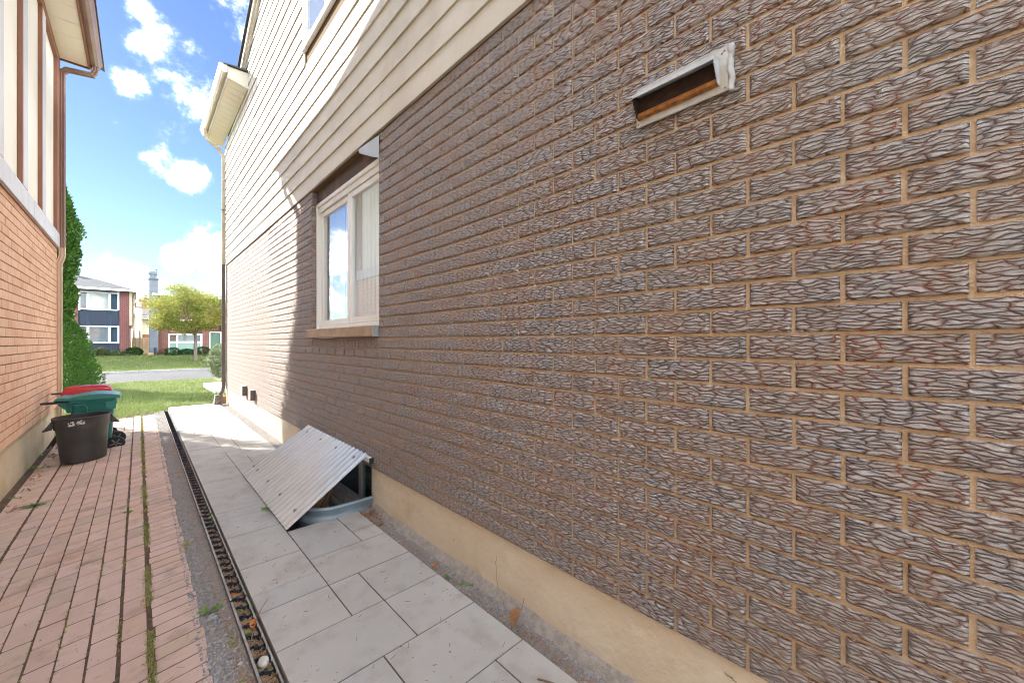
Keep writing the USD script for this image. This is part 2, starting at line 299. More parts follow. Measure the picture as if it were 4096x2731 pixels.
leaf_mat("boxwood", (0.018, 0.072, 0.015), (0.045, 0.125, 0.022), scale=2.5, trans=0.2)
leaf_mat("pale_shrub", (0.13, 0.20, 0.07), (0.40, 0.44, 0.28), scale=6.0, trans=0.3)
leaf_mat("hosta", (0.08, 0.13, 0.05), (0.24, 0.27, 0.12), scale=3.0, trans=0.3)
leaf_mat("orange_foliage", (0.36, 0.14, 0.03), (0.46, 0.24, 0.06), scale=2.0)
M("bark", (0.19, 0.14, 0.105), (0.13, 0.095, 0.07), scale=12, stretch=(1, 1, .2), rough=0.95, bump=0.01, bscale=30)
M("far_brick", (0.30, 0.09, 0.065), (0.24, 0.07, 0.05), scale=6, rough=0.9)
M("far_brick_brown", (0.27, 0.10, 0.065), (0.20, 0.075, 0.05), scale=6, rough=0.9)


def brick_pattern(name, c1, c2, mort, s=1.0):
    n = {"g": ("geometry", {}), "sx": ("separate_xyz", {}), "cx": ("combine_xyz", {}), "b": ("brick_texture", {"color1": c1, "color2": c2, "mortar": mort, "scale": 1.0, "mortar_size": 0.008, "brick_width": 0.22, "row_height": 0.078, "bias": 0.0}),
         "p": ("principled_bsdf", {"roughness": 0.9})}
    MATS[name] = usdkit.material(stage, "/World/Looks/" + name, n, [("g.position", "sx.vector"), ("sx.x", "cx.x"), ("sx.z", "cx.y"), ("cx.vector", "b.vector"), ("b.color", "p.base_color")], surface="p.BSDF")


brick_pattern("far_brick_wall", (0.20, 0.048, 0.040), (0.145, 0.036, 0.032), (0.25, 0.18, 0.165))
brick_pattern("far_brick_wall_brown", (0.21, 0.066, 0.042), (0.14, 0.05, 0.034), (0.24, 0.17, 0.145))
M("far_blue", (0.020, 0.030, 0.052), rough=0.6)
M("far_blue_trim", (0.095, 0.135, 0.195), rough=0.6)
M("far_white", (0.72, 0.73, 0.75), rough=0.5)
M("far_green", (0.24, 0.36, 0.28), rough=0.6)
M("door_green", (0.10, 0.17, 0.11), rough=0.5)
M("far_beige", (0.58, 0.49, 0.36), (0.53, 0.44, 0.32), scale=2, rough=0.85)
M("far_grey", (0.17, 0.185, 0.21), (0.15, 0.165, 0.19), scale=2, rough=0.8)
M("shingle", (0.085, 0.09, 0.094), (0.055, 0.06, 0.064), scale=5, rough=0.95, bump=0.02, bscale=9, c3=(0.105, 0.108, 0.106), c3scale=9)
M("shingle_brown", (0.15, 0.12, 0.105), (0.11, 0.09, 0.08), scale=6, rough=0.95)
M("fence_wood", (0.52, 0.36, 0.20), (0.43, 0.28, 0.15), scale=4, stretch=(4, 1, .4), rough=0.85)
M("antenna", (0.08, 0.08, 0.085), rough=0.6)
leaf_mat("curtain", (0.86, 0.86, 0.84), (0.80, 0.80, 0.79), scale=6, trans=0.5, rough=0.9)
M("curtain_cream", (0.72, 0.66, 0.54), rough=0.9)
M("tarp", (0.62, 0.62, 0.60), rough=0.7)
glass_mat("glass", .06)
glass_mat("glass_teal", .08, (0.55, 0.75, 0.78))
glass_mat("glass_far", .05, (0.90, 0.93, 0.96))


def polycarb():
    n, l0 = schlick(.20)
    n.update({"t": ("transparent_bsdf", {"color": (0.93, 0.95, 0.97)}), "g": ("glossy_bsdf", {"roughness": 0.10, "color": (0.95, 0.97, 1.0)}),
         "d": ("diffuse_bsdf", {"color": (0.82, 0.89, 0.90)}), "tl": ("translucent_bsdf", {"color": (0.9, 0.9, 0.9)}), "dt": ("mix_closure", {"fac": 0.10}), "x1": ("mix_closure", {}), "x": ("mix_closure", {}),
         "geo": ("geometry", {}), "n": ("noise_texture", {"scale": 7.0, "detail": 4.0}), "mr": ("map_range", {"from_min": 0.3, "from_max": 0.7, "to_min": 0.68, "to_max": 0.95, "clamp": True})})
    MATS["polycarb"] = usdkit.material(stage, "/World/Looks/polycarb", n, l0 + [("geo.position", "n.vector"), ("n.fac", "mr.value"), ("mr.result", "x1.fac"), ("d.BSDF", "dt.closure1"), ("tl.BSDF", "dt.closure2"),
        ("t.BSDF", "x1.closure1"), ("dt.closure", "x1.closure2"), ("m.value", "x.fac"), ("x1.closure", "x.closure1"), ("g.BSDF", "x.closure2")], surface="x.closure")


polycarb()

# ------------------------------------------------------------------ prims
TAKEN = {}


def path_for(parent, name):
    k = parent + "/" + name
    i = TAKEN.get(k, 0); TAKEN[k] = i + 1
    return k if i == 0 else f"{k}_{i:03d}"


LOC = {}


def tag(prim, label=None, cat=None, group=None, kind=None):
    for k, v in (("label", label), ("category", cat), ("group", group), ("kind", kind)):
        if v:
            prim.SetCustomDataByKey(k, v)


def thing(name, label, cat, loc=(0, 0, 0), group=None):
    p = path_for("/World", name)
    x = UsdGeom.Xform.Define(stage, p)
    x.AddTranslateOp().Set(Gf.Vec3d(*map(float, loc)))
    LOC[p] = np.asarray(loc, float)
    tag(x.GetPrim(), label, cat, group)
    return p


def to_arrays(mesh):
    v, f, _ = meshkit.arrays(mesh, False)
    return v, f


def part(parent, name, mesh, mat, smooth=False, label=None, kind=None):
    """One mesh under a thing or a part; the mesh is given in world coordinates."""
    p = path_for(parent, name)
    top = "/".join(p.split("/")[:3])
    o = LOC.get(top, np.zeros(3))
    v, f = to_arrays(mesh)
    m = usdkit.mesh(stage, p, trimesh.Trimesh(v - o, f, process=False), MATS[mat] if isinstance(mat, str) else mat, smooth=smooth)
    tag(m.GetPrim(), label, None, None, kind)
    return p


def single(name, mesh, mat, label, cat, smooth=False, group=None):
    p = path_for("/World", name)
    v, f = to_arrays(mesh)
    o = np.array([(v[:, 0].min() + v[:, 0].max()) / 2, (v[:, 1].min() + v[:, 1].max()) / 2, v[:, 2].min()])
    m = usdkit.mesh(stage, p, trimesh.Trimesh(v - o, f, process=False), MATS[mat] if isinstance(mat, str) else mat, smooth=smooth)
    m.AddTranslateOp().Set(Gf.Vec3d(*map(float, o)))
    tag(m.GetPrim(), label, cat, group)
    return p


def struct(name, mesh, mat, smooth=False, kind="structure", label=None):
    p = path_for("/World", name)
    v, f = to_arrays(mesh)
    m = usdkit.mesh(stage, p, trimesh.Trimesh(v, f, process=False), MATS[mat] if isinstance(mat, str) else mat, smooth=smooth)
    tag(m.GetPrim(), label, None, None, kind)
    LOC[p] = np.zeros(3)
    return p


def struct_group(name, label=None):
    p = path_for("/World", name)
    x = UsdGeom.Xform.Define(stage, p)
    tag(x.GetPrim(), label, None, None, "structure")
    LOC[p] = np.zeros(3)
    return p


# ------------------------------------------------------------------ shapes
def cat(ms):
    vs, fs, n = [], [], 0
    for m in ms:
        v, f = to_arrays(m)
        vs.append(v); fs.append(f + n); n += len(v)
    return np.vstack(vs), np.vstack(fs)


def box(x0, x1, y0, y1, z0, z1):
    v = np.array([[x, y, z] for z in (z0, z1) for y in (y0, y1) for x in (x0, x1)], float)
    f = np.array([[0, 2, 3], [0, 3, 1], [4, 5, 7], [4, 7, 6], [0, 1, 5], [0, 5, 4], [2, 6, 7], [2, 7, 3], [0, 4, 6], [0, 6, 2], [1, 3, 7], [1, 7, 5]])
    return v, f


def _cb_topology():
    S = []
    for sx in (-1, 1):
        for sy in (-1, 1):
            for sz in (-1, 1):
                for ax in range(3):
                    S.append((sx, sy, sz, ax))
    S = np.array(S)
    half = np.array([1.0, 1.0, 1.0]); c = 0.2
    v = S[:, :3] * (half - c)
    for i, ax in enumerate(S[:, 3]):
        v[i, ax] += S[i, ax] * c
    hull = trimesh.convex.convex_hull(v)
    from scipy.spatial import cKDTree
    idx = cKDTree(v).query(hull.vertices)[1]
    return S, idx[hull.faces]


CB_S, CB_F = _cb_topology()


def cbox(x0, x1, y0, y1, z0, z1, c=0.003):
    """Box with chamfered edges (44 triangles)."""
    ctr = np.array([(x0 + x1) / 2, (y0 + y1) / 2, (z0 + z1) / 2]); half = np.array([(x1 - x0) / 2, (y1 - y0) / 2, (z1 - z0) / 2])
    c = min(c, half.min() * 0.45)
    v = CB_S[:, :3] * (half - c)
    ax = CB_S[:, 3]
    v[np.arange(24), ax] += CB_S[np.arange(24), ax] * c
    return v + ctr, CB_F


def xform(m, A=None, t=(0, 0, 0)):
    v, f = to_arrays(m)
    if A is not None:
        v = v @ np.asarray(A).T
    return v + np.asarray(t), f


def rotz(a):
    c, s = math.cos(a), math.sin(a); return np.array([[c, -s, 0], [s, c, 0], [0, 0, 1.0]])


def roty(a):
    c, s = math.cos(a), math.sin(a); return np.array([[c, 0, s], [0, 1, 0], [-s, 0, c]])


def rotx(a):
    c, s = math.cos(a), math.sin(a); return np.array([[1, 0, 0], [0, c, -s], [0, s, c]])


def prism(poly, axis, a0, a1):
    """Extrudes a 2-D polygon: axis 'y' uses (x, z), axis 'x' uses (y, z), axis 'z' uses (x, y)."""
    m = trimesh.creation.extrude_polygon(Polygon(poly), a1 - a0, engine="earcut")
    v, f = np.array(m.vertices), np.array(m.faces)
    if axis == "z":
        return v + [0, 0, a0], f
    if axis == "y":
        return np.stack([v[:, 0], v[:, 2] + a0, v[:, 1]], 1), f[:, ::-1]
    return np.stack([v[:, 2] + a0, v[:, 0], v[:, 1]], 1), f


def sweep(section, path, hint=(0, 0, 1)):
    """Sweeps a closed 2-D section along a path, mitred at the bends, with end caps."""
    s, p = np.asarray(section, float), np.asarray(path, float)
    n, m = len(s), len(p)
    seg = np.diff(p, axis=0); seg /= np.linalg.norm(seg, axis=1, keepdims=True)
    a = np.cross(seg[0], hint)
    if np.linalg.norm(a) < 1e-3:
        a = np.cross(seg[0], (1, 0, 0))
    a /= np.linalg.norm(a)
    rings = []
    for i in range(m):
        d0, d1 = seg[max(i - 1, 0)], seg[min(i, m - 2)]
        if i > 0:
            # carry the frame over the bend
            ax = np.cross(prev, d0); sn = np.linalg.norm(ax)
            if sn > 1e-6:
                ax /= sn; ang = math.atan2(sn, float(prev @ d0))
                a = a * math.cos(ang) + np.cross(ax, a) * math.sin(ang) + ax * (ax @ a) * (1 - math.cos(ang))
        prev = d0
        b = np.cross(d0, a)
        q = p[i] + s[:, :1] * a + s[:, 1:] * b
        nrm = d0 + d1; nrm /= np.linalg.norm(nrm)
        q = q + d0 * (((p[i] - q) @ nrm) / (d0 @ nrm))[:, None]
        rings.append(q)
    v = np.vstack(rings + [p[0], p[-1]])
    f = []
    for i in range(m - 1):
        for j in range(n):
            k = (j + 1) % n
            f += [[i * n + j, i * n + k, (i + 1) * n + k], [i * n + j, (i + 1) * n + k, (i + 1) * n + j]]
    c0, c1 = n * m, n * m + 1
    for j in range(n):
        k = (j + 1) % n
        f += [[c0, k, j], [c1, (m - 1) * n + j, (m - 1) * n + k]]
    return v, np.array(f)


def circle(r, n=12):
    t = np.arange(n) * 2 * np.pi / n
    return np.stack([r * np.cos(t), r * np.sin(t)], 1)


def rrect(w, d, r, n=3, flute=0.0, nf=0):
    out = []
    for cx, cy, a0 in ((w / 2 - r, d / 2 - r, 0), (-w / 2 + r, d / 2 - r, 90), (-w / 2 + r, -d / 2 + r, 180), (w / 2 - r, -d / 2 + r, 270)):
        for k in range(n + 1):
            a = math.radians(a0 + 90 * k / n); out.append((cx + r * math.cos(a), cy + r * math.sin(a)))
    return np.array(out)


def fluted(w, d, nf=3, depth=0.004):
    """Rectangular downspout section with shallow flutes."""
    out = []
    def side(p0, p1, nrm, k):
        p0, p1, nrm = map(np.array, (p0, p1, nrm))
        for i in range(k * 4):
            t = i / (k * 4)
            out.append(tuple(p0 + (p1 - p0) * t - nrm * (depth if i % 4 in (2, 3) else 0)))
    side((-w / 2, -d / 2), (w / 2, -d / 2), (0., -1.), nf)
    side((w / 2, -d / 2), (w / 2, d / 2), (1., 0.), max(nf - 1, 2))
    side((w / 2, d / 2), (-w / 2, d / 2), (0., 1.), nf)
    side((-w / 2, d / 2), (-w / 2, -d / 2), (-1., 0.), max(nf - 1, 2))
    return np.array(out)


def lathe(profile, n=48, ellipse=(1, 1)):
    """Revolves (r, z) points about the z axis, open at both ends unless r is 0 there."""
    pr = np.asarray(profile, float)
    t = np.arange(n) * 2 * np.pi / n
    v = np.stack([pr[:, None, 0] * np.cos(t) * ellipse[0], pr[:, None, 0] * np.sin(t) * ellipse[1], np.broadcast_to(pr[:, None, 1], (len(pr), n))], -1).reshape(-1, 3)
    i, j = np.meshgrid(np.arange(len(pr) - 1), np.arange(n), indexing="ij")
    q = np.stack([i * n + j, i * n + (j + 1) % n, (i + 1) * n + (j + 1) % n, (i + 1) * n + j], -1).reshape(-1, 4)
    return v, np.vstack([q[:, [0, 1, 2]], q[:, [0, 2, 3]]])


def grid_faces(nu, nv):
    i, j = np.meshgrid(np.arange(nu - 1), np.arange(nv - 1), indexing="ij")
    q = np.stack([i * nv + j, (i + 1) * nv + j, (i + 1) * nv + j + 1, i * nv + j + 1], -1).reshape(-1, 4)
    return np.vstack([q[:, [0, 1, 2]], q[:, [0, 2, 3]]])


def leaves(P, size, rng, up=0.0, out=None, width=0.55, spread=1.0):
    """Diamond-shaped leaves (two triangles each) at the points P."""
    n = len(P)
    a = rng.normal(size=(n, 3)) * spread
    if out is not None:
        a = a + out * 1.0
    a[:, 2] += up
    a /= np.linalg.norm(a, axis=1, keepdims=True)
    b = np.cross(a, rng.normal(size=(n, 3))); b /= np.linalg.norm(b, axis=1, keepdims=True)
    c = np.cross(a, b)
    s = (np.broadcast_to(size, (n,)) * rng.uniform(0.7, 1.3, n))[:, None]
    v = np.stack([P, P + a * s * .5 + b * s * width * .5 + c * s * .06, P + a * s, P + a * s * .5 - b * s * width * .5 + c * s * .06], 1).reshape(-1, 3)
    k = np.arange(n)[:, None] * 4
    return v, np.vstack([k + [0, 1, 2], k + [0, 2, 3]])


def blades(P, height, rng, lean=0.5, width=0.006):
    n = len(P)
    ang = rng.uniform(0, 2 * np.pi, n)
    d = np.stack([np.cos(ang), np.sin(ang), np.zeros(n)], 1)
    s = np.stack([-np.sin(ang), np.cos(ang), np.zeros(n)], 1)
    h = (np.broadcast_to(height, (n,)) * rng.uniform(0.5, 1.3, n))[:, None]
    tip = P + d * h * lean * rng.uniform(0, 1.4, (n, 1)) + [0, 0, 1] * h
    v = np.stack([P - s * width * .5, P + s * width * .5, tip], 1).reshape(-1, 3)
    return v, np.arange(n * 3).reshape(-1, 3)


def stones(P, size, rng, flat=0.6):
    """Small angular stones: jittered octahedra."""
    n = len(P)
    base = np.array([[1, 0, 0], [0, 1, 0], [-1, 0, 0], [0, -1, 0], [0, 0, 1], [0, 0, -1.0]])
    f = np.array([[0, 1, 4], [1, 2, 4], [2, 3, 4], [3, 0, 4], [1, 0, 5], [2, 1, 5], [3, 2, 5], [0, 3, 5]])
    s = (np.broadcast_to(size, (n,)) * rng.lognormal(0, .35, n))
    v = base[None] * s[:, None, None] * np.stack([rng.uniform(.6, 1.2, (n, 6)), rng.uniform(.5, 1.0, (n, 6)), rng.uniform(.35, .8, (n, 6)) * flat / .6], -1)
    ang = rng.uniform(0, 6.28, n); ca, sa = np.cos(ang), np.sin(ang)
    tl = rng.normal(0, .35, (n, 2))
    x = v[..., 0] * ca[:, None] - v[..., 1] * sa[:, None]; y = v[..., 0] * sa[:, None] + v[..., 1] * ca[:, None]
    z = v[..., 2] + x * tl[:, :1] + y * tl[:, 1:]
    v = np.stack([x, y, z], -1) + P[:, None]
    return v.reshape(-1, 3), (np.arange(n)[:, None, None] * 6 + f[None]).reshape(-1, 3)


def needles(P, length, rng, r=0.0011):
    """Thin three-sided needles lying about."""
    n = len(P)
    ang = rng.uniform(0, 6.28, n); el = rng.normal(0, .25, n)
    d = np.stack([np.cos(ang) * np.cos(el), np.sin(ang) * np.cos(el), np.sin(el)], 1) * (length * rng.uniform(.5, 1.3, n))[:, None]
    s = np.stack([-np.sin(ang), np.cos(ang), np.zeros(n)], 1) * r
    u = np.tile([0, 0, 1.0], (n, 1)) * r * 1.6
    v = np.stack([P - d / 2 - s, P - d / 2 + s, P - d / 2 + u, P + d / 2 - s, P + d / 2 + s, P + d / 2 + u], 1).reshape(-1, 3)
    f = np.array([[0, 3, 5], [0, 5, 2], [1, 2, 5], [1, 5, 4], [0, 1, 4], [0, 4, 3]])
    return v, (np.arange(n)[:, None, None] * 6 + f[None]).reshape(-1, 3)


def project(p):
    d = np.asarray(p) - [0, 0, H]
    z = d @ FW
    return U0 + FPX * (d @ RT) / z, V0 - FPX * d[..., 2] / z, z


exec_parts = []

# ================================================================== ground
def terrain():
    xs = np.array([-400, -120, -40, -12, -6, -3, -1.4, 0, 1.5, 3, 6, 12, 40, 120, 400.0])
    ys = np.unique(np.concatenate([GY, np.linspace(11.5, 24.2, 14), np.linspace(33.6, 43.5, 8), [95, 400]]))
    X, Y = np.meshgrid(xs, ys, indexing="ij")
    Z = ground_z(Y)
    return np.stack([X, Y, Z], -1).reshape(-1, 3), grid_faces(len(xs), len(ys))


struct("ground", terrain(), "lawn_ground", kind="structure", label="lawn and soil around and between the houses")
struct("road", (np.array([[x, y, z] for x in (-300, 300.0) for y, z in ((24.55, -.462), (28.9, -.40), (33.35, -.462))]), grid_faces(2, 3)), "asphalt", label="grey asphalt street beyond the alley")
cb = struct_group("curb", "concrete kerb along the far side of the street")
for i in range(40):
    x0 = -40 + i * 2.0
    part(cb, "curb_stone", cbox(x0, x0 + 1.985, 33.36, 33.58, -.55, -.325, .02), "curb")
struct("gutter_edge", box(-300, 300, 24.30, 24.52, -.6, -.448), "curb", label="concrete edge along the near side of the street")
struct("front_walk", cbox(1.75, 5.0, 15.4, 18.6, -.4, -.07, .02), "walk", label="pale concrete walk in front of the grey brick house")
_p = ground_hit(830, 1434)
struct("far_walk", (np.array([[3.6, 38.6, ground_z(38.6) + .02], [9, 38.6, ground_z(38.6) + .02], [9, 42.6, ground_z(42.6) + .02], [4.5, 42.6, ground_z(42.6) + .02]]), np.array([[0, 1, 2], [0, 2, 3]])), "walk", label="pale walk to the steps of the far house")

# ================================================================== right house: dark painted brick below, cream siding above
RX = 1.5
RH = thing("brick_house", "large house wall of dark brown rock-face brick with cream lap siding above", "house", (RX, 6.0, 0))
COURSE, BZ0, BL, BJ = 0.0890, 0.358, 0.249, 0.0115
WY0, WY1, WZ0, WZ1 = 3.22, 5.015, 1.426, 3.295
NCOURSE, YMIN, YMAX = 33, -0.75, 11.46
BTOP = BZ0 + NCOURSE * COURSE


def rock_brick(y0, y1, z0, z1, rng, fine):
    ny = max(4, int((y1 - y0) / (.0085 if fine == 2 else .018))) if fine else 3
    nz = (17 if fine == 2 else 9) if fine else 3
    yy, zz = np.linspace(y0, y1, ny + 1), np.linspace(z0, z1, nz + 1)
    Y, Z = np.meshgrid(yy, zz, indexing="ij")
    if fine:
        P = np.stack([Y * 24, Z * 72, np.full_like(Y, rng.uniform(0, 90))], -1)
        P[..., 1] += 1.6 * meshkit.noise(P * [.6, .25, 1], 5)
        X = RX - 0.004 - 0.010 * (meshkit.fbm(P, 2, 7) - 0.5) - 0.005 * (meshkit.noise(P * [.35, .25, 1], 3) - .5)
    else:
        X = np.full_like(Y, RX - .002)
    edge = np.zeros_like(X, bool); edge[0] = edge[-1] = True; edge[:, 0] = edge[:, -1] = True
    X[edge] = np.maximum(X[edge], RX) + 0.0025
    Y = Y + np.where(edge, 0, 0) ; v = np.stack([X, Y, Z], -1).reshape(-1, 3)
    f = grid_faces(ny + 1, nz + 1)
    idx = np.arange((ny + 1) * (nz + 1)).reshape(ny + 1, nz + 1)
    loop = np.concatenate([idx[:-1, 0], idx[-1, :-1], idx[:0:-1, -1], idx[0, :0:-1]])
    back = v[loop].copy(); back[:, 0] = RX + .075
    n0, k = len(v), len(loop)
    a = np.arange(k); b = (a + 1) % k
    sk = np.vstack([np.stack([loop[a], n0 + a, n0 + b], 1), np.stack([loop[a], n0 + b, loop[b]], 1)])
    v = np.vstack([v, back]); f = np.vstack([f, sk])
    # faces must look towards -x
    return v, f[:, ::-1]


def right_bricks():
    out = []
    for k in range(NCOURSE):
        z0 = BZ0 + k * COURSE + BJ / 2; z1 = z0 + COURSE - BJ
        off = 1.387 + (0 if k % 2 == 0 else 0.1195)
        n0 = int(math.floor((YMIN - off) / BL)); y = off + n0 * BL
        while y < YMAX:
            a, b = max(y + BJ / 2, YMIN), min(y + BL - BJ / 2, YMAX)
            y += BL
            jz = RNG.normal(0, .0007)
            spans = [(a, b)]
            if z1 > WZ0 + .01:
                spans = []
                if a < WY0:
                    spans.append((a, min(b, WY0)))
                if b > WY1 and not (a < WY0 and b > WY1):
                    spans.append((max(a, WY1), b))
            for s, e in spans:
                if e - s > .028:
                    out.append((s + RNG.normal(0, .0008), e + RNG.normal(0, .0008), z0 + jz, z1 + jz))
    return out


bricks = right_bricks()


def seen(c):
    u, v, z = project(c)
    inside = -60 < u < 4156 and -60 < v < 2791 and z > .2
    return (1.0 / z ** 2 if z > .2 else 0) * (1 if inside else 1e-3)


bricks.sort(key=lambda b: -seen(np.array([RX, (b[0] + b[1]) / 2, (b[2] + b[3]) / 2])))
wall = part(RH, "mortar_wall", cat([box(RX + .0075, RX + .25, YMIN, WY0 - .006, BZ0 - .001, BTOP), box(RX + .0075, RX + .25, WY1 + .006, YMAX - .004, BZ0 - .001, BTOP), box(RX + .0075, RX + .25, WY0 - .006, WY1 + .006, BZ0 - .001, WZ0 + .10)]), "mortar_tan")
for i, b in enumerate(bricks[:300]):
    part(wall, "brick", rock_brick(*b, RNG, 2 if i < 170 else 1), "rockface", smooth=50)
part(wall, "brick_courses", cat([rock_brick(*b, RNG, 1 if i < 500 else 0) for i, b in enumerate(bricks[300:])]), "rockface", smooth=50, kind="stuff", label="the smaller, farther bricks of the wall")
# brick on edge under the sill
ny = 25
for i in range(ny):
    y0 = WY0 + .004 + i * (WY1 - WY0 - .03) / ny
    part(wall, "edge_brick", rock_brick(y0 + .004, y0 + (WY1 - WY0 - .03) / ny - .004, WZ0 + .004, WZ0 + .098, RNG, 1), "rockface", smooth=50)

# foundation, with the opening for the basement window
FY0, FY1, FX = 3.39, 5.02, RX + .014
part(RH, "foundation", cat([box(FX, FX + .25, YMIN, FY0, -.8, BZ0 - .003), box(FX, FX + .25, FY1, YMAX - .02, -.8, BZ0 - .003), box(FX, FX + .25, FY0, FY1, -.8, -.42)]), "concrete_tan", label="tan parged concrete foundation, stained and cracked")

def crack(pts):
    q = [onx(u, v, FX - .0012) for u, v in pts]
    out = []
    for a, b in zip(q[:-1], q[1:]):
        for t in np.linspace(0, 1, 5)[:-1]:
            out.append(a + (b - a) * t + [0, RNG.normal(0, .002), RNG.normal(0, .002)])
    return sweep(circle(.0010, 4), out + [q[-1]])


FN = "/World/brick_house/foundation"
for pts in ([(1986, 2220), (1984, 2275), (1990, 2330), (1993, 2372)], [(2900, 2690), (2925, 2710), (2945, 2725)], [(1811, 2150), (1815, 2166)]):
    part(FN, "crack", crack(pts), "near_black")

ty_ = np.linspace(-.5, 3.3, 150)
hh_ = .012 + .030 * meshkit.fbm(np.stack([ty_ * 3.1, ty_ * 0, ty_ * 0 + 3], -1), 4, 12); ww_ = .012 + .040 * meshkit.fbm(np.stack([ty_ * 4.3, ty_ * 0, ty_ * 0 + 8], -1), 4, 14)
vf = np.array([[[FX + .004, a, .012 + h * 1.5], [FX - w * .35, a, .004 + h], [FX - w, a, -.012]] for a, h, w in zip(ty_, hh_, ww_)]).reshape(-1, 3)
part(FN, "footing_spill", (vf, grid_faces(150, 3)), "rough_cement", smooth=True, label="rough grey cement spilled along the foot of the foundation")

# siding
SZ0, SP = BTOP + .002, 0.2017


def rake_y(z):
    return 9.0 - (z - 6.75) / .456


def siding_limit(z):
    if z < 6.25:
        return YMAX - .02
    if z < 6.56:
        return 8.72
    return rake_y(z)


def board(y0, y1a, y1b, z0, z1, rng, first=False):
    n = max(2, int((min(y1a, y1b) - y0) / .35) + 1)
    t = np.linspace(0, 1, n)
    wob = np.convolve(rng.normal(0, .0028, n + 4), np.ones(5) / 5, "valid") if n > 2 else np.zeros(n)
    bow = np.convolve(rng.normal(0, .0035, n + 4), np.ones(5) / 5, "valid") if n > 2 else np.zeros(n)
    yb, yt = y0 + (y1a - y0) * t, y0 + (y1b - y0) * t
    o = np.zeros(n)
    xb = RX - .021 + bow; xt = RX - .004 + o
    z0b = z0 + wob
    rows = [np.stack([o + RX + .006, yb, z0b + .004], 1), np.stack([xb, yb, z0b], 1), np.stack([xb - .0015, yb, z0b + .009], 1), np.stack([xt, yt, o + z1 + .012], 1), np.stack([o + RX + .012, yt, o + z1 + .012], 1)]
    v = np.stack(rows, 1).reshape(-1, 3); m = len(rows)
    f = []
    for i in range(n - 1):
        for j in range(m - 1):
            a, b = i * m + j, (i + 1) * m + j
            f += [[a, a + 1, b + 1], [a, b + 1, b]]
    for s in (0, (n - 1) * m):
        for j in range(1, m - 1):
            f.append([s, s + j, s + j + 1] if s else [s, s + j + 1, s + j])
    return v, np.array(f)


UWY0, UWY1, UWZ0, UWZ1 = 3.75, 5.25, 5.12, 6.35
butts = {0: [4.83], 1: [5.20, 8.7], 2: [5.45, 9.9], 3: [7.0], 4: [4.0, 8.2], 5: [6.35], 6: [7.3, 10.4], 7: [5.55, 9.2], 8: [3.1, 6.75], 9: [7.95], 10: [6.0, 9.4], 11: [8.3]}
side = part(RH, "siding_backing", cat([box(RX + .004, RX + .2, YMIN, YMAX - .02, SZ0, 6.2), (np.array([[x, y, z] for x in (RX + .004, RX + .2) for y, z in ((YMIN, 6.2), (9.0, 6.2), (9.0, 6.6), (rake_y(8.4), 8.4), (YMIN, 8.4))]),
    np.array([[0, 1, 2], [0, 2, 3], [0, 3, 4], [5, 7, 6], [5, 8, 7], [5, 9, 8]]))]), "joint_brown")
k = 0
while SZ0 + k * SP < 8.3:
    z0, z1 = SZ0 + k * SP, SZ0 + (k + 1) * SP
    ea, eb = siding_limit(z0 + .01), siding_limit(z1 - .01)
    cuts = [YMIN] + [c for c in butts.get(k, list(RNG.uniform(1.5, 8.0, 2))) if c < min(ea, eb) - .5] + [None]
    cuts = sorted([c for c in cuts if c is not None]) + [None]
    holes = z1 > UWZ0 - .03 and z0 < UWZ1 + .03
    for c0, c1 in zip(cuts[:-1], cuts[1:]):
        s = c0 + .0022
        e0, e1 = (ea, eb) if c1 is None else (c1 - .0022, c1 - .0022)
        segs = [(s, e0, e1)]
        if holes and s < UWY1 and min(e0, e1) > UWY0:
            segs = []
            if s < UWY0 - .05:
                segs.append((s, UWY0, UWY0))
            if min(e0, e1) > UWY1 + .05:
                segs.append((UWY1, e0, e1))
        for g in segs:
            if min(g[1], g[2]) - g[0] > .05:
                part(side, "siding_board", board(g[0], g[1], g[2], z0, z1, RNG), "siding", smooth=40)
    k += 1

# upper window
uw = part(RH, "upper_window", cat([box(RX - .035, RX + .05, UWY1 - .075, UWY1, UWZ0, UWZ1), box(RX - .035, RX + .05, UWY0, UWY0 + .075, UWZ0, UWZ1), box(RX - .035, RX + .05, UWY0 + .075, UWY1 - .075, UWZ1 - .07, UWZ1), box(RX - .030, RX + .05, UWY0 + .075, UWY1 - .075, UWZ0, UWZ0 + .05)]), "vinyl_white", label="white framed upper window")
part(uw, "sill", cbox(RX - .048, RX, UWY0 - .03, UWY1 + .03, UWZ0 - .05, UWZ0 + .004, .012), "vinyl_cream", label="cream sill board")
part(uw, "sash", cat([box(RX - .020, RX - .002, UWY1 - .11, UWY1 - .078, UWZ0 + .052, UWZ1 - .072), box(RX - .020, RX - .002, UWY0 + .078, UWY1 - .111, UWZ0 + .052, UWZ0 + .09), box(RX - .020, RX - .002, 4.47, 4.53, UWZ0 + .091, UWZ1 - .072)]), "vinyl_white")
part(uw, "pane", box(RX - .008, RX - .005, UWY0 + .07, UWY1 - .112, UWZ0 + .09, UWZ1 - .07), "glass")
part(uw, "curtain", box(RX - .0015, RX + .002, UWY0, UWY1, UWZ0, UWZ1), "curtain")

# gable trim, eave and gutter at the far end
def rake_box(x0, x1, off0, off1, ya=1.0, yb=9.12):
    def z(y): return 6.75 + (9.0 - y) * .456
    return prism([(ya, z(ya) + off0), (yb, z(yb) + off0), (yb, z(yb) + off1), (ya, z(ya) + off1)], "x", x0, x1)


